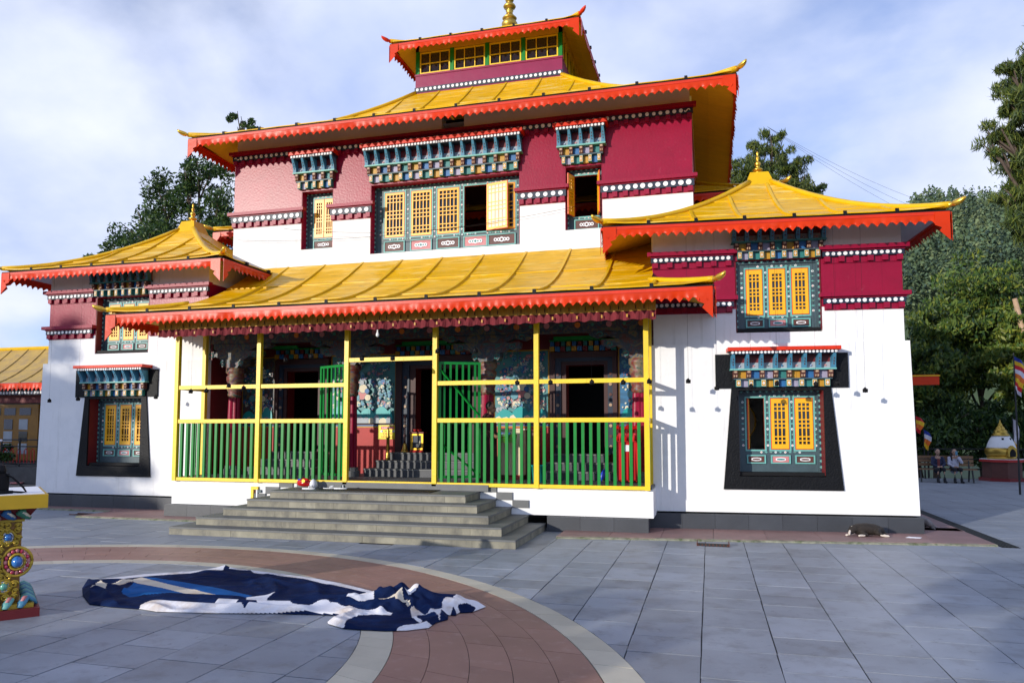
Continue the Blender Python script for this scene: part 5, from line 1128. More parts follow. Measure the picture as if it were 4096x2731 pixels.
mb = MB(); mb.tube([(0,0,.0),(.05,.02,.12),(.10,.04,.24)],[.02,.05,.03],8,0,.4); mb.build('scoop', 'broom_blue', bm, smooth=True); mb = MB(); mb.tube([(.10,.04,.22),(.16,.08,.55)],.012,6); mb.build('handle', 'broom_blue', bm, smooth=True)
dm_ = empty('temple_drum', (.48,15.35,2.0), rad(5)); tag(dm_, 'round hand drum seen through the open ground floor sash', 'drum')
mb = MB(); n = 28
mb.prism([(.42*math.cos(2*math.pi*i/n), .42*math.sin(2*math.pi*i/n)) for i in range(n)], 0, .16, 'y'); mb.build('shell', 'brown', dm_, smooth=False)
mb = MB(); mb.disc(0,0,.39,-.01,-.001,28); mb.build('head', 'drum_skin', dm_); mb = MB(); mb.tube([(.405*math.cos(a),-.012,.405*math.sin(a)) for a in [2*math.pi*i/28 for i in range(29)]],.02,6); mb.build('hoop', 'ochre', dm_, smooth=True); mb = MB(); mb.box(-.3,.3,.02,.14,-1.55,-.36); mb.build('stand', 'brown', dm_)

# ================================================================== hanging bulb strings and the porch bulb
me_w = MB(); me_w.tube([(0,0,0),(0,0,-1)],.0018,4); me_w = me_w.mesh('wire','black')
mb = MB(); rq = random.Random(2)
for k in range(9):
    a = rq.uniform(0,6.28); mb.tube([(0,0,.03),(.03*math.cos(a),.03*math.sin(a),.0),(.035*math.cos(a+.6),.03*math.sin(a+.6),-.05)],[.012,.016,.012],6)
mb.ball((0,0,-.015),(.024,.024,.045),8,6); me_b = mb.mesh('bulb_cluster','black',True)
def string(x, y, zt, zb, label):
    o = empty('hanging_light_string', (x,y,zb)); tag(o, label, 'light string', 'unlit light strings hanging from the eaves')
    inst('wire', me_w, o, (0,0,zt-zb), 0, (1,1,zt-zb-.02)); inst('bulb_cluster', me_b, o, (0,0,0), rq.uniform(0,6))
pb = [(-9.94,2.61),(-9.58,2.62),(-9.08,2.71),(-8.74,2.66),(-7.83,3.19),(-7.28,3.24),(-6.23,3.17),(-5.61,3.16),(-4.73,3.27),(-4.01,3.26),(-3.24,2.67),(-2.65,2.67),(-1.93,2.66),(-1.39,2.65),(-.96,2.66)]
pl = ['leftmost black light string before the porch, near its left corner post','second black light string from the left of the porch','third black light string from the left of the porch','black light string just left of the second yellow porch post','high black light string left of the open left gate','high black light string above the open left gate','black light string over the middle doorway, left of the pair','black light string over the middle doorway, right of the pair','high black light string beside the post right of the doorway','high black light string above the painted column by the monk','low black light string right of the painted column','black light string just right of the fourth bay post','black light string before the right porch door','black light string before the rightmost porch mural','black light string on the right corner post of the porch']
for (x,z), l_ in zip(pb, pl): string(x, 12.45, 4.05, z, l_)
rb = [(.59,2.72),(1.08,2.59),(1.67,2.61),(2.11,2.66),(2.75,2.64),(3.10,2.66),(3.55,2.53)]
rlb = ['black light string over bare wall right of the porch shadow','black light string at the left ear of the right black window surround','black light string before the left blocks of the right lower window head','black light string before the middle of the right lower window head','black light string before the right blocks of the right lower window head','black light string at the right ear of the right black window surround','rightmost black light string over the bare white wall']
u_ = Vector((math.cos(RZ),math.sin(RZ),0)); n_ = Vector((math.sin(RZ),-math.cos(RZ),0))
for (u,z), l_ in zip(rb, rlb):
    p = Vector((-1.0,14.15,0))+u_*u+n_*.7; string(p.x, p.y, 5.50, z, l_)
for (x,z), l_ in zip([(-14.79,2.52),(-13.97,2.55),(-11.85,2.57)], ['leftmost black light string before the left wing wall','black light string at the left ear of the left black window surround','black light string at the right ear of the left black window surround']): string(x, 13.7, 5.5, z, l_)
o = empty('light_bulb', (-6.0,12.62,3.64)); tag(o, 'clear glass light bulb hanging from the porch curtain', 'light bulb')
mb = MB(); mb.tube([(0,0,.3),(0,0,.07)],.004,5); mb.build('flex','black',o); mb = MB(); mb.lathe([(.014,.07),(.014,.03),(.02,.02),(.032,-.02),(.03,-.045),(.012,-.065)],12); mb.build('glass','bulb_glass',o,smooth=True)
o = MB(); o.ball((0,0,0),.05,12,8); tag(o.build('ceiling_lamp','lit_bulb',None,(-5.31,17.6,7.95),smooth=True), 'round lit lamp glowing inside the dark open upper window', 'lamp')
# thin festoon wires over the upper front
mb = MB()
for (a, b_, s_) in (((-11.3,15.7,6.55),(-2.6,15.7,6.75),.25),((-9.9,15.55,6.7),(-4.5,15.55,6.45),.15)):
    mb.tube([(a[0]+(b_[0]-a[0])*t, a[1]+(b_[1]-a[1])*t, a[2]+(b_[2]-a[2])*t-s_*4*t*(1-t)) for t in [i/16 for i in range(17)]],.004,4)
tag(mb.build('festoon_wire','black',None), 'thin sagging light wires strung across the upper white wall', 'wire')
wm = MB()
for k in range(3):
    p0 = Vector((1.32,16.35,8.35)); p1 = Vector((9.5,24,7.6-k*.5))
    wm.tube([p0+(p1-p0)*(i/14)-Vector((0,0,.5*4*(i/14)*(1-i/14))) for i in range(15)],.003,4)
tag(wm.build('roof_wire','black',None), 'thin wires running from the right roof finial towards the trees', 'wire')
# ================================================================== people
def body(name, parts, mat, parent, v=.014, sm=3, loc=(0,0,0)):
    """parts: ('t', pts, radii) tapered limbs or ('b', centre, radii); fused into one skin"""
    mb = MB()
    for p in parts:
        if p[0] == 't': mb.tube(p[1], p[2], 12, 0, p[3] if len(p) > 3 else 1.0); [mb.ball(q, r, 10, 6) for q, r in zip(p[1], p[2])] if len(p) < 5 else None
        else: mb.ball(p[1], p[2], 14, 9)
    o = mb.build(name, mat, parent, loc, smooth=True); remesh(o, v, sm); return o
def head_parts(c, r=.105, face=(0,-1,0)):
    f = Vector(face).normalized(); c = Vector(c); s = Vector((-f.y, f.x, 0))
    return [('b', tuple(c+Vector((0,0,.02))), (r*.80,r*.88,r*1.02)), ('b', tuple(c+f*r*.32+Vector((0,0,-r*.5))), (r*.56,r*.56,r*.56)), ('b', tuple(c+f*r*.98+Vector((0,0,-r*.12))), (r*.15,r*.15,r*.22)),
            ('b', tuple(c+s*r*.84+Vector((0,0,-r*.1))), (r*.13,r*.16,r*.26)), ('b', tuple(c-s*r*.84+Vector((0,0,-r*.1))), (r*.13,r*.16,r*.26)), ('b', tuple(c+f*r*.82+Vector((0,0,-r*.55))), (r*.26,r*.14,r*.1))]
def eyes(parent, c, r, face):
    f = Vector(face).normalized(); s = Vector((-f.y, f.x, 0)); c = Vector(c); mb = MB()
    for q in (-1,1): mb.ball(tuple(c+f*r*.80+s*q*r*.34+Vector((0,0,r*.08))), r*.085, 8, 5)
    mb.build('eye', 'hair', parent, smooth=True)
def hand(base, d_, up, r=.010, curl=.6):
    """palm plus five bent fingers"""
    b = Vector(base); d_ = Vector(d_).normalized(); up = Vector(up).normalized(); s = d_.cross(up).normalized(); out = [('t', [tuple(b), tuple(b+d_*.045), tuple(b+d_*.085)], [.022,.034,.030], .6)]
    for k, (off, ln) in enumerate(((-.027,.062),(-.009,.075),(.009,.072),(.026,.058))):
        p0 = b+d_*.082+s*off; p1 = p0+d_*ln*.5-up*.008; p2 = p1+(d_*(1-curl)-up*curl)*ln*.5; out.append(('t', [tuple(p0),tuple(p1),tuple(p2)], [r,r*.95,r*.8]))
    p0 = b+d_*.03-s*.03; out.append(('t', [tuple(p0), tuple(p0+d_*.03-s*.025), tuple(p0+d_*.058-s*.022-up*.012)], [r*1.2,r*1.1,r*.9])); return out
# monk: stands facing right, looking down at the basket he carries
mk = empty('person', (-4.20,14.05,PF)); tag(mk, 'shaven headed monk in dark maroon robes carrying a green basket', 'person')
hc = (.0,0,1.44); fx_ = (1,-.15,-.1)
P_ = head_parts(hc, .108, fx_)+[('t', [(-.05,0,1.22),(-.02,0,1.36)], [.055,.05]), ('t', [(-.06,0,.85),(-.06,0,1.05),(-.07,0,1.22)], [.13,.15,.12]),
  ('t', [(-.07,-.16,1.20),(-.05,-.20,.98),(.16,-.16,.87)], [.055,.045,.036]), ('t', [(-.07,.16,1.20),(-.05,.20,.98),(.16,.16,.87)], [.055,.045,.036]),
  ('t', [(-.06,-.08,.85),(-.04,-.08,.45),(-.07,-.08,.08)], [.09,.06,.04]), ('t', [(-.06,.08,.85),(-.04,.08,.45),(-.07,.08,.08)], [.09,.06,.04]),
  ('t', [(-.09,-.08,.04),(.03,-.08,.03),(.11,-.09,.025)], [.035,.034,.022]), ('t', [(-.09,.08,.04),(.03,.08,.03),(.11,.09,.025)], [.035,.034,.022])]
P_ += hand((.15,-.16,.87), (1,.25,0), (0,0,1))+hand((.15,.16,.87), (1,-.25,0), (0,0,1))
body('body', P_, 'skin', mk, .012, 3); eyes(mk, hc, .108, fx_)
body('robe', [('t', [(-.06,0,.10),(-.06,0,.5),(-.06,0,.9),(-.07,0,1.12),(-.065,0,1.24)], [.20,.19,.185,.19,.11]), ('t', [(-.08,-.17,1.20),(-.06,-.215,.97),(.05,-.19,.90)], [.075,.07,.055]), ('t', [(-.08,.17,1.20),(-.06,.215,.97),(.05,.19,.90)], [.075,.07,.055]), ('t', [(-.12,.12,1.25),(-.02,-.06,1.15),(.05,-.14,.9),(.02,-.12,.5)], [.05,.07,.06,.05])], 'robe', mk, .015, 3)
body('cropped_hair', [('b', (-.018,0,1.475), (.094,.099,.10))], 'hair', mk, .012, 2)
bs_ = empty('green_basket', (-4.20+.34,14.05,PF+.77)); tag(bs_, 'bright green plastic basket of small things held by the monk', 'basket')
mb = MB()
for k in range(5): mb.tube([(.17*(1+.03*k)*math.cos(a), .13*(1+.03*k)*math.sin(a), .035*k) for a in [2*math.pi*i/20 for i in range(21)]],.007,5)
for i in range(24): a = 2*math.pi*i/24; mb.tube([(.17*math.cos(a),.13*math.sin(a),0),(.19*math.cos(a),.146*math.sin(a),.14)],.005,4)
mb.lathe([(.165,0),(.165,.004)],20,(0,0,0),sy=.77); mb.build('weave','basket_green',bs_)
mb = MB(); rq = random.Random(9)
for k in range(9): mb.ball((rq.uniform(-.1,.1),rq.uniform(-.07,.07),.10+rq.uniform(0,.08)),rq.uniform(.03,.05),7,5,k % 3)
mb.build('contents',['deep_blue','paper','brown'],bs_,smooth=True)
# bench with two sitting people in the background
def bench(loc, rz, label):
    o = empty('park_bench', loc, rz); tag(o, label, 'bench')
    for k in range(4): mb = MB(); mb.box(-.95,.95,-.22+k*.115,-.13+k*.115,.43,.46); mb.build('seat_slat','wood',o)
    for k in range(3): mb = MB(); z = .55+k*.13; mb.box(-.95,.95,.25+.02*k,.28+.02*k,z,z+.1); mb.build('back_slat','wood',o)
    for s_ in (-.8,.8):
        mb = MB(); mb.tube([(s_,-.30,0),(s_,-.16,.42)],.028,6); mb.build('leg','iron',o); mb = MB(); mb.tube([(s_,.34,0),(s_,.22,.42),(s_,.34,.95)],.028,6); mb.build('leg','iron',o)
bench((7.95,29.0,0), rad(-3), 'dark slatted park bench with a couple seated, by the far railing')
def sitter(x, y, top, hairlong, label, looks):
    o = empty('person', (x,y,0)); tag(o, label, 'person'); o.scale = (.87,.87,.87)
    P_ = head_parts((0,-.02,1.20), .11, looks)+[('t',[(0,.02,.98),(0,0,1.12)],[.055,.05]),('t',[(0,.06,.55),(0,.05,.78),(0,.03,.97)],[.15,.15,.12]),
      ('t',[(-.09,.02,.52),(-.11,-.40,.52),(-.12,-.42,.08)],[.085,.065,.045]),('t',[(.09,.02,.52),(.11,-.40,.52),(.12,-.42,.08)],[.085,.065,.045]),('t',[(-.12,-.42,.04),(-.13,-.58,.035)],[.045,.035]),('t',[(.12,-.42,.04),(.13,-.58,.035)],[.045,.035]),
      ('t',[(-.17,.03,.96),(-.22,-.08,.72),(-.06,-.26,.62)],[.055,.045,.034])]
    if hairlong: P_ += [('t',[(.17,.03,.96),(.20,-.18,.80),(.03,-.20,1.02)],[.055,.045,.034])]+hand((.03,-.20,1.02),(0,0,1),(0,1,0))
    else: P_ += [('t',[(.17,.03,.96),(.22,-.08,.72),(.06,-.26,.62)],[.055,.045,.034])]+hand((.06,-.26,.62),(-1,-.3,0),(0,0,1))
    P_ += hand((-.06,-.26,.62),(1,-.3,0),(0,0,1))
    body('body', P_, 'skin_light', o, .016, 2); eyes(o, (0,-.02,1.20), .11, looks)
    T = [('t',[(0,.06,.50),(0,.05,.78),(0,.03,.98)],[.165,.17,.115]),('t',[(-.17,.03,.96),(-.225,-.08,.72),(-.10,-.23,.64)],[.072,.062,.05])]
    T += [('t',[(.17,.03,.96),(.205,-.18,.80),(.07,-.20,.96)],[.072,.062,.05])] if hairlong else [('t',[(.17,.03,.96),(.225,-.08,.72),(.10,-.23,.64)],[.072,.062,.05])]
    body('jacket' if not hairlong else 'blouse', T, top, o, .018, 2)
    body('trousers', [('t',[(-.09,.04,.53),(-.11,-.40,.53),(-.12,-.42,.12)],[.105,.08,.062]),('t',[(.09,.04,.53),(.11,-.40,.53),(.12,-.42,.12)],[.105,.08,.062]),('b',(0,.06,.53),(.18,.14,.10)),('t',[(-.12,-.40,.04),(-.13,-.60,.04)],[.052,.045]),('t',[(.12,-.40,.04),(.13,-.60,.04)],[.052,.045])], 'trousers', o, .018, 2)
    hp = [('b',(0,.012,1.245),(.100,.108,.100))]
    if hairlong: hp += [('t',[(-.075,.05,1.24),(-.10,.02,1.05),(-.09,-.04,.88)],[.05,.05,.035]),('t',[(.075,.05,1.24),(.10,.02,1.05),(.09,-.04,.86)],[.05,.05,.035]),('b',(0,.08,1.12),(.10,.05,.15))]
    body('hair', hp, 'hair', o, .014, 2)
    if not hairlong: mb = MB(); mb.box(-.045,.045,-.135,-.10,.62,.93); mb.build('shirt_front','maroon_shirt',o)
    return o
sitter(7.72, 28.95, 'jacket', False, 'man in a dark navy jacket sitting on the far bench', (.1,-1,0)); w_ = sitter(8.24, 28.95, 'shirt_white', True, 'long haired woman in a white blouse sitting on the far bench', (-.25,-1,-.05))
mb = MB(); mb.box(-.035,.035,-.006,.006,-.07,.07); tag(mb.build('mobile_phone','sky_blue',None,(8.25,28.72,1.02)), 'pale blue phone held up by the woman on the bench', 'phone')

# ================================================================== dogs
def lying_dog(loc, rz, fur, pale, label, full=True):
    o = empty('dog', loc, rz); tag(o, label, 'dog')
    body('body', [('t',[(-.14,.0,.11),(0,.02,.115),(.13,.03,.105),(.22,.03,.085)],[.095,.10,.095,.075]), ('t',[(-.14,.0,.12),(-.20,-.03,.12),(-.245,-.06,.10)],[.075,.07,.06]),
      ('b',(-.26,-.07,.09),(.062,.055,.058)), ('t',[(-.27,-.08,.08),(-.30,-.12,.055),(-.315,-.15,.045)],[.04,.03,.02]), ('t',[(-.235,-.03,.135),(-.225,-.02,.165)],[.022,.012]),('t',[(-.275,-.035,.125),(-.275,-.03,.155)],[.022,.012]),
      ('t',[(.20,.0,.09),(.14,-.11,.07),(.22,-.14,.03)],[.065,.045,.026]), ('t',[(.22,.03,.08),(.30,.0,.04),(.33,-.07,.025)],[.03,.018,.010]), ('t',[(-.10,-.06,.07),(-.03,-.12,.03),(-.12,-.16,.022)],[.04,.028,.02])], fur, o, .010, 3)
    for (a,b_,c,r) in (((.19,-.135,.035),(.25,-.15,.026),(.29,-.155,.024),.024),((-.08,-.15,.024),(-.14,-.165,.024),(-.17,-.17,.022),.020),((-.22,-.06,.05),(-.31,-.10,.03),(-.36,-.12,.022),.02)):
        body('paw', [('t',[a,b_,c],[r*.9,r,r*.85])]+[('b',(c[0]+.012,c[1]+q,c[2]-.002),(.012,.009,.010)) for q in (-.014,0,.014)], pale, o, .007, 2)
    body('muzzle_blaze', [('t',[(-.285,-.085,.10),(-.305,-.12,.07),(-.318,-.15,.047)],[.022,.022,.021])], pale, o, .007, 2)
    body('ear_tip', [('b',(-.245,-.05,.155),(.02,.014,.014))], pale, o, .007, 1)
    return o
lying_dog((2.56,13.83,.036), rad(5), 'fur_black', 'fur_white', 'black and white dog asleep against the dark plinth')
lying_dog((3.78,15.30,.036), rad(88), 'fur_grey', 'fur_grey', 'grey dog lying round the corner with its legs stretched out')
mb = MB(); mb.add([(-.12,-.02,0),(.10,-.05,.0),(.14,.03,.006),(-.06,.05,.01),(0,0,.012)],[(0,1,4),(1,2,4),(2,3,4),(3,0,4)]); pp = mb.build('paper_scrap','paper',None,(3.26,13.78,.038)); pp.modifiers.new('s','SOLIDIFY').thickness = .002; tag(pp,'crumpled white paper scrap on the apron right of the sleeping dog','paper')

# ================================================================== stupa burner, railing, flags
su = empty('incense_stupa', (10.15,30.3,0), rad(20)); su.scale = (.68,.68,.68); tag(su, 'white domed incense burner with golden spire on a dark red plinth', 'incense burner')
oct_ = lambda r: [(r*math.cos(math.pi/8+i*math.pi/4), r*math.sin(math.pi/8+i*math.pi/4)) for i in range(8)]
mb = MB(); mb.prism(oct_(1.12),0,.16,'z'); mb.build('foot','dark_red',su); mb = MB(); mb.prism(oct_(.93),.16,1.0,'z'); mb.build('plinth','brown',su); mb = MB(); mb.prism(oct_(1.05),1.0,1.13,'z'); mb.build('ledge','dado_red',su); mb = MB(); mb.prism(oct_(1.04),1.131,1.15,'z'); mb.build('ledge_top','white_paint',su)
mb = MB(); mb.lathe([(.66,1.15),(.68,1.22),(.66,1.28)],28); mb.build('lotus_base','old_gold',su,smooth=True)
mb = MB(); mb.lathe([(.62,1.28),(.72,1.42),(.74,1.58),(.70,1.72)],56,flute=.035,fn=28); mb.build('lotus_bowl','old_gold',su,smooth=True)
mb = MB(); mb.lathe([(.68,1.72),(.66,1.78),(.60,1.98),(.50,2.2),(.42,2.32),(.40,2.36)],28); mb.build('dome','white_paint',su,smooth=True)
mb = MB(); mb.lathe([(.44,2.36),(.40,2.42),(.33,2.52),(.30,2.56),(.32,2.6),(.26,2.68),(.20,2.74),(.21,2.78),(.14,2.86),(.10,2.92),(.11,2.95),(.05,3.05),(.01,3.22)],20); mb.build('spire','old_gold',su,smooth=True)
mb = MB(); mb.prism([(-.24,1.28),(.24,1.28),(.26,1.55),(.14,1.76),(0,1.86),(-.14,1.76),(-.26,1.55)],-.80,-.60,'y',0); mb.prism([(-.16,1.285),(.16,1.285),(.17,1.5),(.09,1.64),(0,1.69),(-.09,1.64),(-.17,1.5)],-.81,-.79,'y',1); mb.build('hearth',['old_gold','black'],su)
for a in (-.5,.35): mb = MB(); mb.box(-.05,.05,-.02,.02,0,.13); w = mb.build('smoke_slot','black',su,(.50*math.sin(a),-.50*math.cos(a),2.12),a)
rg = empty('plaza_railing', (8,31.2,0)); tag(rg, 'black iron pipe railing along the far edge of the plaza', 'railing')
for k in range(9): mb = MB(); mb.tube([(-6+k*2,0,0),(-6+k*2,0,1.12)],.035,8); mb.build('post','iron',rg)
for z in (.35,.72,1.1): mb = MB(); mb.tube([(-6,0,z),(10,0,z)],.028,8); mb.build('rail','iron',rg)
def flag(loc, h, label, cols, w=.55, hh=1.1, droop=.4):
    o = empty('prayer_flag', loc); tag(o, label, 'flag', 'prayer flags on poles')
    mb = MB(); mb.tube([(0,0,0),(0,0,h)],[.03,.018],8); mb.build('pole','iron',o)
    mb = MB(); n = 10
    for k in range(len(cols)):
        for i in range(n):
            def q(u, v): return (w*u*(.45+.2*math.sin(v*5)), .06*math.sin(u*7+v*4), h-.05-hh*v-droop*u)
            u0,u1 = i/n,(i+1)/n; v0,v1 = k/len(cols),(k+1)/len(cols); mb.quad(q(u0,v0),q(u0,v1),q(u1,v1),q(u1,v0),k)
    mb.build('flag_cloth',cols,o,smooth=True)
flag((8.46,24.0,0), 4.02, 'tall flag of coloured squares on the pole at the right edge', ['flag_blue','flag_yellow','flag_red','flag_white','flag_orange','flag_yellow','flag_red','flag_white'], .5, 1.0, .22)
flag((10.62,30.5,0), 2.3, 'pale long flag with yellow tail beside the stupa burner', ['flag_white','flag_white','flag_white','flag_yellow'], .35, 1.1, .15); flag((7.8,30.9,0), 1.9, 'small multicoloured flag hanging low left of the bench', ['flag_blue','flag_white','flag_orange','flag_yellow'], .45, .65, .15); flag((6.58,27.0,0), 2.35, 'red and yellow flag half hidden by the right wall edge', ['flag_red','flag_yellow','flag_orange','flag_red'], .45, .5, .12)
# eave stub of another roof jutting past the right wall
rsb = empty('side_awning', (4.6,19.5,0)); tag(rsb, 'small red awning corner jutting out past the right wall', 'awning')
mb = MB(); mb.hexa([(-1.0,-.4,3.08),(.62,-.4,3.08),(.62,1.2,3.16),(-1.0,1.2,3.16)],[(-1.0,-.4,3.11),(.62,-.4,3.11),(.5,1.2,3.20),(-1.0,1.2,3.20)]); mb.build('roof_sheet','roof_cap',rsb)
mb = MB(); mb.box(-1.0,.60,-.38,-.34,2.88,3.12); mb.build('valance','red_valance',rsb); mb = MB(); mb.box(-1.0,.55,-.33,1.1,2.98,3.02); mb.build('soffit','black',rsb); mb = MB(); mb.box(-.98,-.9,-.3,1.1,0,3.0); mb.build('side_post','maroon_paint',rsb)

# ================================================================== building at the left edge
lb_ = empty('side_building', (-25,21.5,0)); tag(lb_, 'low grey brick building with yellow roof and orange door at the left', 'building')
mb = MB(); mb.box(-8,4.6,0,6,0,3.4); mb.build('wall','grey_brick',lb_)
for r_ in range(16):
    for k in range(7):
        x = 1.55+k*.30+(.15 if r_ % 2 else 0)
        if x > 3.5: continue
        mb = MB(); mb.box(x+.006,x+.294,-.03,-.001,.75+r_*.145,.75+r_*.145+.135); mb.build('brick','grey_brick',lb_)
mb = MB(); mb.box(3.55,3.75,-.06,.0,0,3.4); mb.build('corner_post','dado_red',lb_)
mb = MB(); mb.box(-6,1.45,-.12,-.001,.72,2.75); mb.build('door_set','wall_door_wood',lb_)
for k in range(9):
    for j in range(3):
        mb = MB(); x = -5.0+k*.70; mb.box(x,x+.40,-.135,-.121,.95+j*.44,1.33+j*.44); mb.build('pane','mural_grey' if (j+k) % 3 else 'pane',lb_)
    mb = MB(); x = -5.0+k*.70; mb.box(x,x+.52,-.135,-.121,2.36,2.62); mb.build('pane','pane',lb_)
mb = MB(); mb.box(-8,4.7,-.14,0,2.8,3.1); mb.build('beam','dark_red',lb_); mb = MB(); mb.box(-8,4.8,-.5,-.38,3.08,3.24); mb.build('dot_strip','navy',lb_)
for k in range(44): inst('dot', dot_mesh(.05), lb_, (.0+k*.14-1.4, -.505, 3.16))
mb = MB(); valance(mb, 12, 3.50, .2, .08, .18, seed=77); mb.build('valance','red_valance',lb_,(-7.2,-.75,0))
mb = MB(); NS = 8
def sr_(u, t): return (-8+13.0*u-t*1.2*u, -.8+2.6*t, 3.50+1.55*(.55*t+.45*t*t))
for i in range(NS):
    for k in range(13): mb.quad(sr_(k/13,i/NS),sr_((k+1)/13,i/NS),sr_((k+1)/13,(i+1)/NS),sr_(k/13,(i+1)/NS))
mb.build('roof','old_roof',lb_)
for k in range(14):
    mb = MB(); mb.tube([Vector(sr_(k/14,t/6))+Vector((0,0,.01)) for t in range(7)],.03,5); mb.build('batten','old_roof',lb_)
mb = MB(); mb.tube([sr_(u/10,1) for u in range(11)],.09,6); mb.build('ridge','roof_cap',lb_)
mb = MB(); q = [sr_(1,t/6) for t in range(7)]
for a, b_ in zip(q, q[1:]): mb.quad(a,b_,(b_[0],5,b_[2]),(a[0],5,a[2]))
mb.build('roof_end','old_roof',lb_)
fr2 = empty('garden_railing', (-23.5,20.3,0)); tag(fr2, 'black iron garden railing with red panels before the side building', 'railing')
mb = MB(); mb.box(-4,2.6,-.2,.2,0,.55); mb.build('planter_wall','grout',fr2)
for k in range(8): mb = MB(); mb.tube([(-3.6+k*.8,0,.55),(-3.6+k*.8,0,1.5)],.03,6); mb.build('post','iron',fr2)
for z in (.65,1.25,1.48): mb = MB(); mb.tube([(-3.8,0,z),(2.4,0,z)],.022,6); mb.build('rail','iron',fr2)
for k in range(18): mb = MB(); x = -3.3+k*.3; mb.tube([(x,0,.68),(x,0,1.1),(x+.07,0,1.18),(x+.14,0,1.1),(x+.14,0,.68)],.016,5); mb.build('loop','dado_red',fr2)
dp = MB(); dp.lathe([(.16,0),(.2,.03),(.2,.05),(.02,.05)],16); tag(dp.build('pink_dish','pink',None,(-22.7,19.9,0),smooth=True),'pink dish on the ground before the garden planter','dish')

# ================================================================== vegetation
def leaves(mb, c, r, n, size, rr, mats, el=1.0, droop=0.0, shell_=.55, asp=.5):
    """n leaf-sized faces spread through an ellipsoid clump"""
    for _ in range(n):
        while True:
            v = Vector((rr.uniform(-1,1),rr.uniform(-1,1),rr.uniform(-1,1)))
            if v.length <= 1 and v.length > rr.random()*shell_: break
        p = Vector((c[0]+v.x*r[0], c[1]+v.y*r[1], c[2]+v.z*r[2])); s = size*rr.uniform(.6,1.3)
        a = Vector((rr.uniform(-1,1),rr.uniform(-1,1),rr.uniform(-1,1)-droop)).normalized(); b = a.cross(Vector((rr.uniform(-1,1),rr.uniform(-1,1),rr.uniform(-.3,1)))).normalized()
        a = a*s*el; b = b*s*asp; k = rr.choices(range(len(mats)), [m_[1] for m_ in mats])[0]
        mb.add([p-a*.5, p+b*.5, p+a*.5, p-b*.5], [(0,1,2,3)], k)
def limb(mb, p, q, r0, r1, rr, n=6):
    p = Vector(p); q = Vector(q); pts = []
    for i in range(n+1): t = i/n; pts.append(p+(q-p)*t+Vector((rr.uniform(-1,1),rr.uniform(-1,1),0))*(q-p).length*.03*(0 < i < n))
    mb.tube(pts, [r0+(r1-r0)*i/n for i in range(n+1)], 8)
def broad_tree(name, base, h, clumps, nl, size, mats, label, group=None, seed=1, tr=.25, cat='tree', el=1.4, droop=.4, asp=.5):
    rr = random.Random(seed); o = empty(name, base); tag(o, label, cat, group); b = Vector(base)
    mb = MB(); top = Vector((0,0,h*.55)); limb(mb, (0,0,-.3), top, tr, tr*.6, rr)
    for (c, r) in clumps:
        cc = Vector(c)-b; st_ = Vector((0,0,max(.3, min(h*.55, cc.z*.55)))); limb(mb, st_, cc, tr*.4, .03, rr)
        for k in range(3): limb(mb, cc*.8+st_*.2, cc+Vector((rr.uniform(-1,1)*r[0],rr.uniform(-1,1)*r[1],rr.uniform(-.3,1)*r[2]))*.8, .05, .012, rr, 4)
    mb.build('trunk','bark',o,smooth=True)
    mb = MB(); tot = sum(r[0]*r[1]*r[2] for c, r in clumps)**1.0
    for (c, r) in clumps:
        n = int(nl*(r[0]*r[1]*r[2])/tot); sub = max(3, int(n/110)); cc = Vector(c)-b
        for k in range(sub):
            v = Vector((rr.gauss(0,.5),rr.gauss(0,.5),rr.gauss(0,.5))); q = cc+Vector((v.x*r[0],v.y*r[1],v.z*r[2])); f = rr.uniform(.26,.5)
            leaves(mb, q, (r[0]*f,r[1]*f,r[2]*f*.8), n//sub, size, rr, mats, el, droop, asp=asp)
    mb.build('crown',[m_[0] for m_ in mats],o)
    return o
DK = [('leaf_dark',6),('leaf_mid',4),('leaf_light',1)]; MD = [('leaf_dark',3),('leaf_mid',4),('leaf_light',4),('leaf_yellow',2)]; LT = [('leaf_mid',4),('leaf_light',5),('leaf_yellow',3)]
NE = [('needle_dark',4),('needle_mid',5),('needle_light',3)]
# dark broadleaf tree behind the left pavilion
k = 28/40
def at(x, z, Y=28): return (x*Y/40, Y, 1.85+(z-1.85)*Y/40)
broad_tree('broadleaf_tree', (-23.0,28,0), 14, [(at(-34.4,17.0),(1.2,1.2,1.3)),(at(-35.4,14.9),(1.5,1.4,1.3)),(at(-32.3,17.8),(.9,.9,1.1)),(at(-31.4,18.4),(1.0,1.0,.9)),(at(-31.3,15.2),(1.6,1.4,1.3)),(at(-29.8,16.6),(1.1,1.0,1.2)),(at(-34.0,13.2),(1.7,1.4,1.0)),(at(-37.2,13.5),(1.2,1.0,.7)),(at(-39.4,12.9),(.9,.9,.6)),(at(-30.6,13.6),(1.7,1.4,1.2))], 19000, .16, DK, 'dark broadleaf tree rising behind the left pavilion roof', 'trees round the monastery', 21)
broad_tree('broadleaf_tree', (-19.6,28.0,0), 16.2, [((-20.15,28,15.65),(.38,.4,.5)),((-19.8,28,14.95),(.7,.5,.4)),((-19.1,28,14.5),(.7,.5,.4))], 3200, .12, DK, 'tree top twig poking above the left end of the main roof', 'trees round the monastery', 22, tr=.16)
def conifer_clumps(cx, cy, z0, z1, wid, rr, n):
    out = []
    for k in range(n):
        t = k/(n-1); z = z0+(z1-z0)*t; w = wid*(1-.85*t); a = k*2.4
        for j in range(2): out.append(((cx+w*.62*math.cos(a+j*3.0)*rr.uniform(.5,1.1), cy+w*.6*math.sin(a+j*3.0), z), (w*.34+.2, w*.34+.2, .42)))
    return out
rr = random.Random(5)
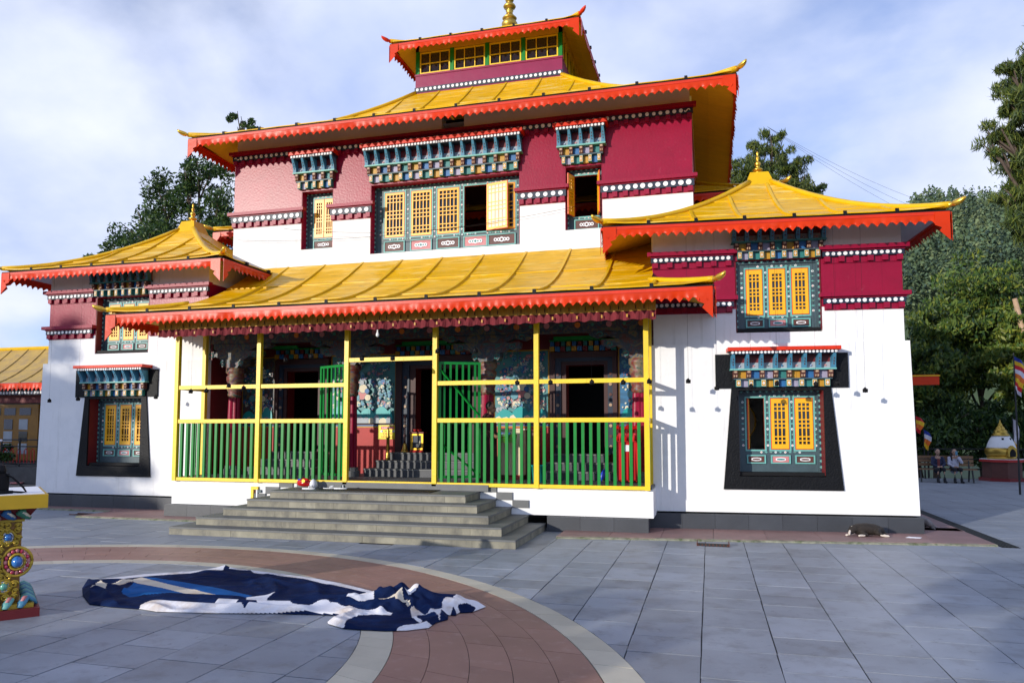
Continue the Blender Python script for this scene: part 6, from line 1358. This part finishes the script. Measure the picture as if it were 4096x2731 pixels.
ccl = [((3.0,34,14.7),(.55,.5,.6)),((2.2,34,13.9),(.7,.6,.55)),((1.5,34,13.2),(.75,.7,.6)),((2.7,34,13.3),(1.0,.8,.7)),((3.7,34,13.6),(.7,.6,.55)),((4.0,34,12.8),(.6,.6,.5)),((1.2,34,12.2),(.8,.7,.7)),((2.5,34,12.2),(1.0,.8,.6)),((3.6,34,11.9),(.9,.7,.6)),((4.5,34,11.6),(.55,.5,.6)),((4.3,34,10.8),(.7,.6,.5)),((2.8,34,10.9),(1.1,.8,.7)),((1.4,34,11.1),(.7,.6,.7))]
broad_tree('cedar_tree', (2.8,34,0), 14.8, ccl, 26000, .18, NE, 'olive green cedar standing behind the right pavilion roof', 'trees round the monastery', 31, el=1.6, droop=1.0, asp=.22)
broad_tree('cedar_tree', (5.05,37.5,0), 13.6, [((5.05,37.5,13.4),(.7,.6,.5)),((4.95,37.5,12.8),(.6,.6,.5))], 1300, .18, NE, 'small tree tip just right of the cedar above the roof', 'trees round the monastery', 32, el=1.5, droop=.8, asp=.3, tr=.15)
# tall conifer at the right edge
BT = (11.75,27.0,0); rr = random.Random(8); cl = []
def bt(px_x, z, r): cl.append(((px_x+.62, 27.0+rr.uniform(-.6,.6), z), r))
for (x,z,w,h) in ((10.1,14.6,.55,.5),(9.75,13.5,.7,.45),(9.05,13.3,.55,.45),(10.2,12.9,.8,.55),(9.35,12.2,.7,.45),(8.75,11.6,.65,.4),(9.75,11.4,.9,.55),(8.45,11.1,.45,.35),(9.5,10.4,.9,.5),(10.4,10.6,.9,.6),(9.2,9.5,.65,.5),(9.9,9.2,.8,.6),(9.6,8.3,.75,.6),(10.3,8.2,.8,.6),(9.9,7.3,.65,.6),(10.5,7.1,.8,.6),(10.0,6.3,.7,.65),(10.4,5.4,.75,.6),(10.9,6.2,.8,.7),(10.6,13.8,.7,.6),(10.9,12.0,.9,.8),(11.2,9.2,1.0,.9),(11.4,11,1.0,.9),(11.6,13,.9,.9),(11.3,7.4,1.0,.9),(12.2,10,1.0,1.0),(12.0,8,1.0,1.0),(11.3,15.4,.6,.7),(10.9,16.4,.4,.6),(10.9,14.8,.9,.8),(11.0,13.2,1.0,.9),(10.9,10.2,1.0,.9),(10.8,4.6,.8,.7),(11.3,5.2,.9,.8),(10.9,3.8,.7,.6),(10.6,15.6,.7,.6),(11.4,16.2,.8,.7),(12.0,14.6,1.0,.9),(10.2,11.9,.8,.7),(9.9,10.1,.7,.6),(10.4,9.6,.8,.7),(10.9,8.4,.9,.8),(12.0,12,1.0,1.0)): bt(x, z, (w,w,h))
broad_tree('tall_conifer', BT, 17, cl, 120000, .19, NE, 'tall shaggy conifer filling the upper right edge', 'trees round the monastery', 33, tr=.30, el=1.7, droop=1.1, asp=.2)
# leafy trees behind the far railing
ft = [((8.3,33.5,0),7.4,[((9.0,33.5,5.6),(1.0,1.0,.9)),((7.9,33.5,4.5),(1.1,1.1,.9)),((9.4,33.5,4.6),(1.2,1.2,1.0)),((8.4,33.3,3.5),(1.6,1.2,.9)),((7.0,33.3,3.2),(1.1,1.0,.8))], 'large leaved tree straight behind the bench',MD,41),
      ((10.9,34.5,0),8.6,[((10.9,34.5,7.5),(1.5,1.2,1.2)),((11.9,34.5,6.3),(1.4,1.2,1.2)),((10.3,34.3,6.2),(1.3,1.2,1.0)),((11.2,34.2,5.0),(1.7,1.2,1.0)),((9.9,34.2,4.8),(1.2,1.0,1.0)),((12.2,34.2,4.6),(1.4,1.0,1.0))], 'large leaved tree behind the stupa burner',MD,42),
      ((12.3,32.6,0),5.6,[((12.3,32.6,4.9),(1.0,.9,1.0)),((11.6,32.6,4.0),(.9,.8,.8)),((12.5,32.6,3.6),(1.1,.9,.9)),((12.0,32.5,5.6),(.7,.7,.6))], 'yellow green leafy tree right of the stupa spire',LT,43),
      ((6.8,36,0),4.6,[((6.6,36,3.6),(1.4,1.2,1.0)),((7.6,36,4.0),(1.1,1.0,1.0)),((6.6,36,2.6),(1.6,1.3,.8))], 'leafy tree showing just right of the white wall',MD,44),
      ((8.6,32.3,0),2.9,[((7.6,32.3,2.0),(1.3,.6,.9)),((9.0,32.3,2.1),(1.2,.6,.9)),((10.3,32.3,1.9),(1.2,.6,.9)),((6.2,32.3,1.9),(1.2,.6,.9)),((11.6,32.3,1.9),(1.2,.6,.9)),((8.3,32.2,1.1),(2.2,.5,.6)),((11.0,32.2,1.0),(2.0,.5,.6))], 'dark hedge like shrub behind the bench and railing',DK,45)]
for b_, h, cl_, lab, mt_, sd in ft:
    broad_tree('leafy_tree' if h > 3 else 'dark_shrub', b_, h, cl_, 24000, .17, mt_, lab, 'trees beyond the plaza railing', sd, tr=.14, cat='tree' if h > 3 else 'shrub', el=1.5, droop=.9, asp=.5)
mb = MB(); rr = random.Random(3); mb.tube([(12.4,32.4,-.6),(12.2,32.4,2.5),(11.95,32.4,4.6),(11.75,32.4,5.8),(11.55,32.4,6.9)],[.2,.16,.12,.11,.09],8); tag(mb.build('bare_trunk','tan',None,smooth=True),'pale bare leaning trunk among the leaves at the right edge','trunk')
sh = broad_tree('rose_shrub', (-24.3,20.3,.3), 1.6, [((-24.6,20.25,1.0),(.6,.3,.45)),((-23.7,20.25,.9),(.5,.3,.4)),((-25.5,20.25,.95),(.6,.3,.45))], 1500, .11, DK, 'dark shrub with white flowers in the planter by the side building', None, 51, tr=.03, cat='shrub')
mb = MB(); rr = random.Random(4)
for q in range(9): mb.ball((rr.uniform(-1.2,.9),-.3,rr.uniform(.35,1.35)),.05,7,5)
mb.build('flower','white_paint',sh,smooth=True)
# tree behind the photographer casting the left wing shadow; the rest are added for shade
broad_tree('shade_tree', (-34.0,-15,0), 12.0, [((-34.5,-15,9.4),(1.5,1.2,1.4)),((-33.9,-15,8.2),(1.5,1.2,1.1)),((-32.7,-15,7.5),(1.2,1.1,.8)),((-31.5,-15,6.9),(1.0,1.0,.7)),((-35.9,-15,8.7),(1.5,1.2,1.8)),((-32.7,-15,9.9),(.5,.5,.4)),((-34.8,-15,11.8),(.8,.7,.5))], 17000, .26, MD, 'tall leafy tree out of view to the left behind the camera', 'trees behind the camera', 61, tr=.3)
broad_tree('shade_tree', (-32.0,9.8,0), 7.0, [((-31.6,9.8,4.6),(2.2,1.4,1.5)),((-34.2,9.8,4.4),(2.2,1.4,1.6)),((-29.4,9.8,4.0),(1.8,1.2,1.3)),((-31.8,9.8,3.0),(3.4,1.3,.9))], 14000, .30, MD, 'added leafy tree out of view at left, shading the side building', 'trees behind the camera', 63, tr=.3)  # unseen tree added to put the side building in shade
for k_, (x_, y_, h_) in enumerate(((-21.5,-7.6,3.6),(-18.2,-8.1,4.0),(-15.0,-8.0,3.7),(-11.9,-8.2,4.3),(-8.8,-7.9,3.9),(-5.6,-8.1,4.2),(-2.6,-8.3,4.1))):  # invented shrub row, out of view, that throws shade over the forecourt
    broad_tree('shade_shrub', (x_,y_,0), h_, [((x_,y_,h_*.62),(1.7,1.1,h_*.36)),((x_-.9,y_,h_*.35),(1.4,1.0,h_*.34)),((x_+.9,y_,h_*.35),(1.4,1.0,h_*.34)),((x_,y_,h_*.15),(1.8,1.0,h_*.2))], 2600, .42, MD, '%s round shrub from the left in the unseen row added for shade' % ('first second third fourth fifth sixth seventh'.split()[k_]), 'unseen shrubs added to shade the forecourt', 70+k_, tr=.12, cat='shrub')

# ================================================================== wooded hill
rr = random.Random(17)
def hz(x, y):
    # ridge rising to the right and back
    b_ = max(0., min(1., (x/y-.10)/.17)); b_ = b_*b_*(3-2*b_); r_ = max(0., min(1., (y-70)/135))
    return -.6+57*b_*r_**.9+(2.0*math.sin(x*.06)+1.6*math.sin(y*.05+x*.03))*min(1, r_*4)*b_
mb = MB(); NX, NY = 46, 40; V = []
for i in range(NX+1):
    for j in range(NY+1): x = -10+i*6; y = 60+j*5.5; V.append((x, y, hz(x,y)-.3))
mb.add(V, [(i*(NY+1)+j, (i+1)*(NY+1)+j, (i+1)*(NY+1)+j+1, i*(NY+1)+j+1) for i in range(NX) for j in range(NY)])
tag(mb.build('hill','terrain',None,smooth=True), 'steep hillside rising behind the plaza on the right', None, None, 'structure')
mb = MB()
def hill_tree(x, y, h, w, con):
    z = hz(x,y); m_ = rr.choices([0,1,2,3],[4,4,2,2])[0]; n = 48 if con else 48
    for l in range(n):
        t = rr.random()**(1.3 if con else .9); a = rr.uniform(0, 6.283); r0 = w*(1-t)**.85+.12 if con else w*math.sqrt(max(.05, 1-(2*t-.75)**2 if t > .2 else .5))
        r0 *= rr.uniform(.7,1.12); p = Vector((x+r0*math.cos(a), y+r0*math.sin(a), z+h*(.1+.9*t)))
        s_ = Vector((-math.sin(a), math.cos(a), rr.uniform(-.3,.3)))*w*rr.uniform(.12,.25); d_ = Vector((math.cos(a)*.55, math.sin(a)*.55, -rr.uniform(.5,1.0)))*h*(.04 if con else .05)
        mb.add([p-d_*.6, p+s_, p+d_*rr.uniform(.7,1.3), p-s_], [(0,1,2,3)], m_ if rr.random() < .75 else (m_+1) % 4)
cnt = 0
while cnt < 2900:
    y = 105+rr.random()**1.0*130; x = rr.uniform(.19*y, .42*y+6)
    con = rr.random() < .8; h = rr.uniform(4.5,9.5) if con else rr.uniform(3,5); hill_tree(x, y, h, h*(.15 if con else .36), con); cnt += 1
tag(mb.build('hill_forest',['hill_a','hill_b','hill_c','hill_d'],None), 'dense mixed forest covering the hillside on the right', None, None, 'stuff')
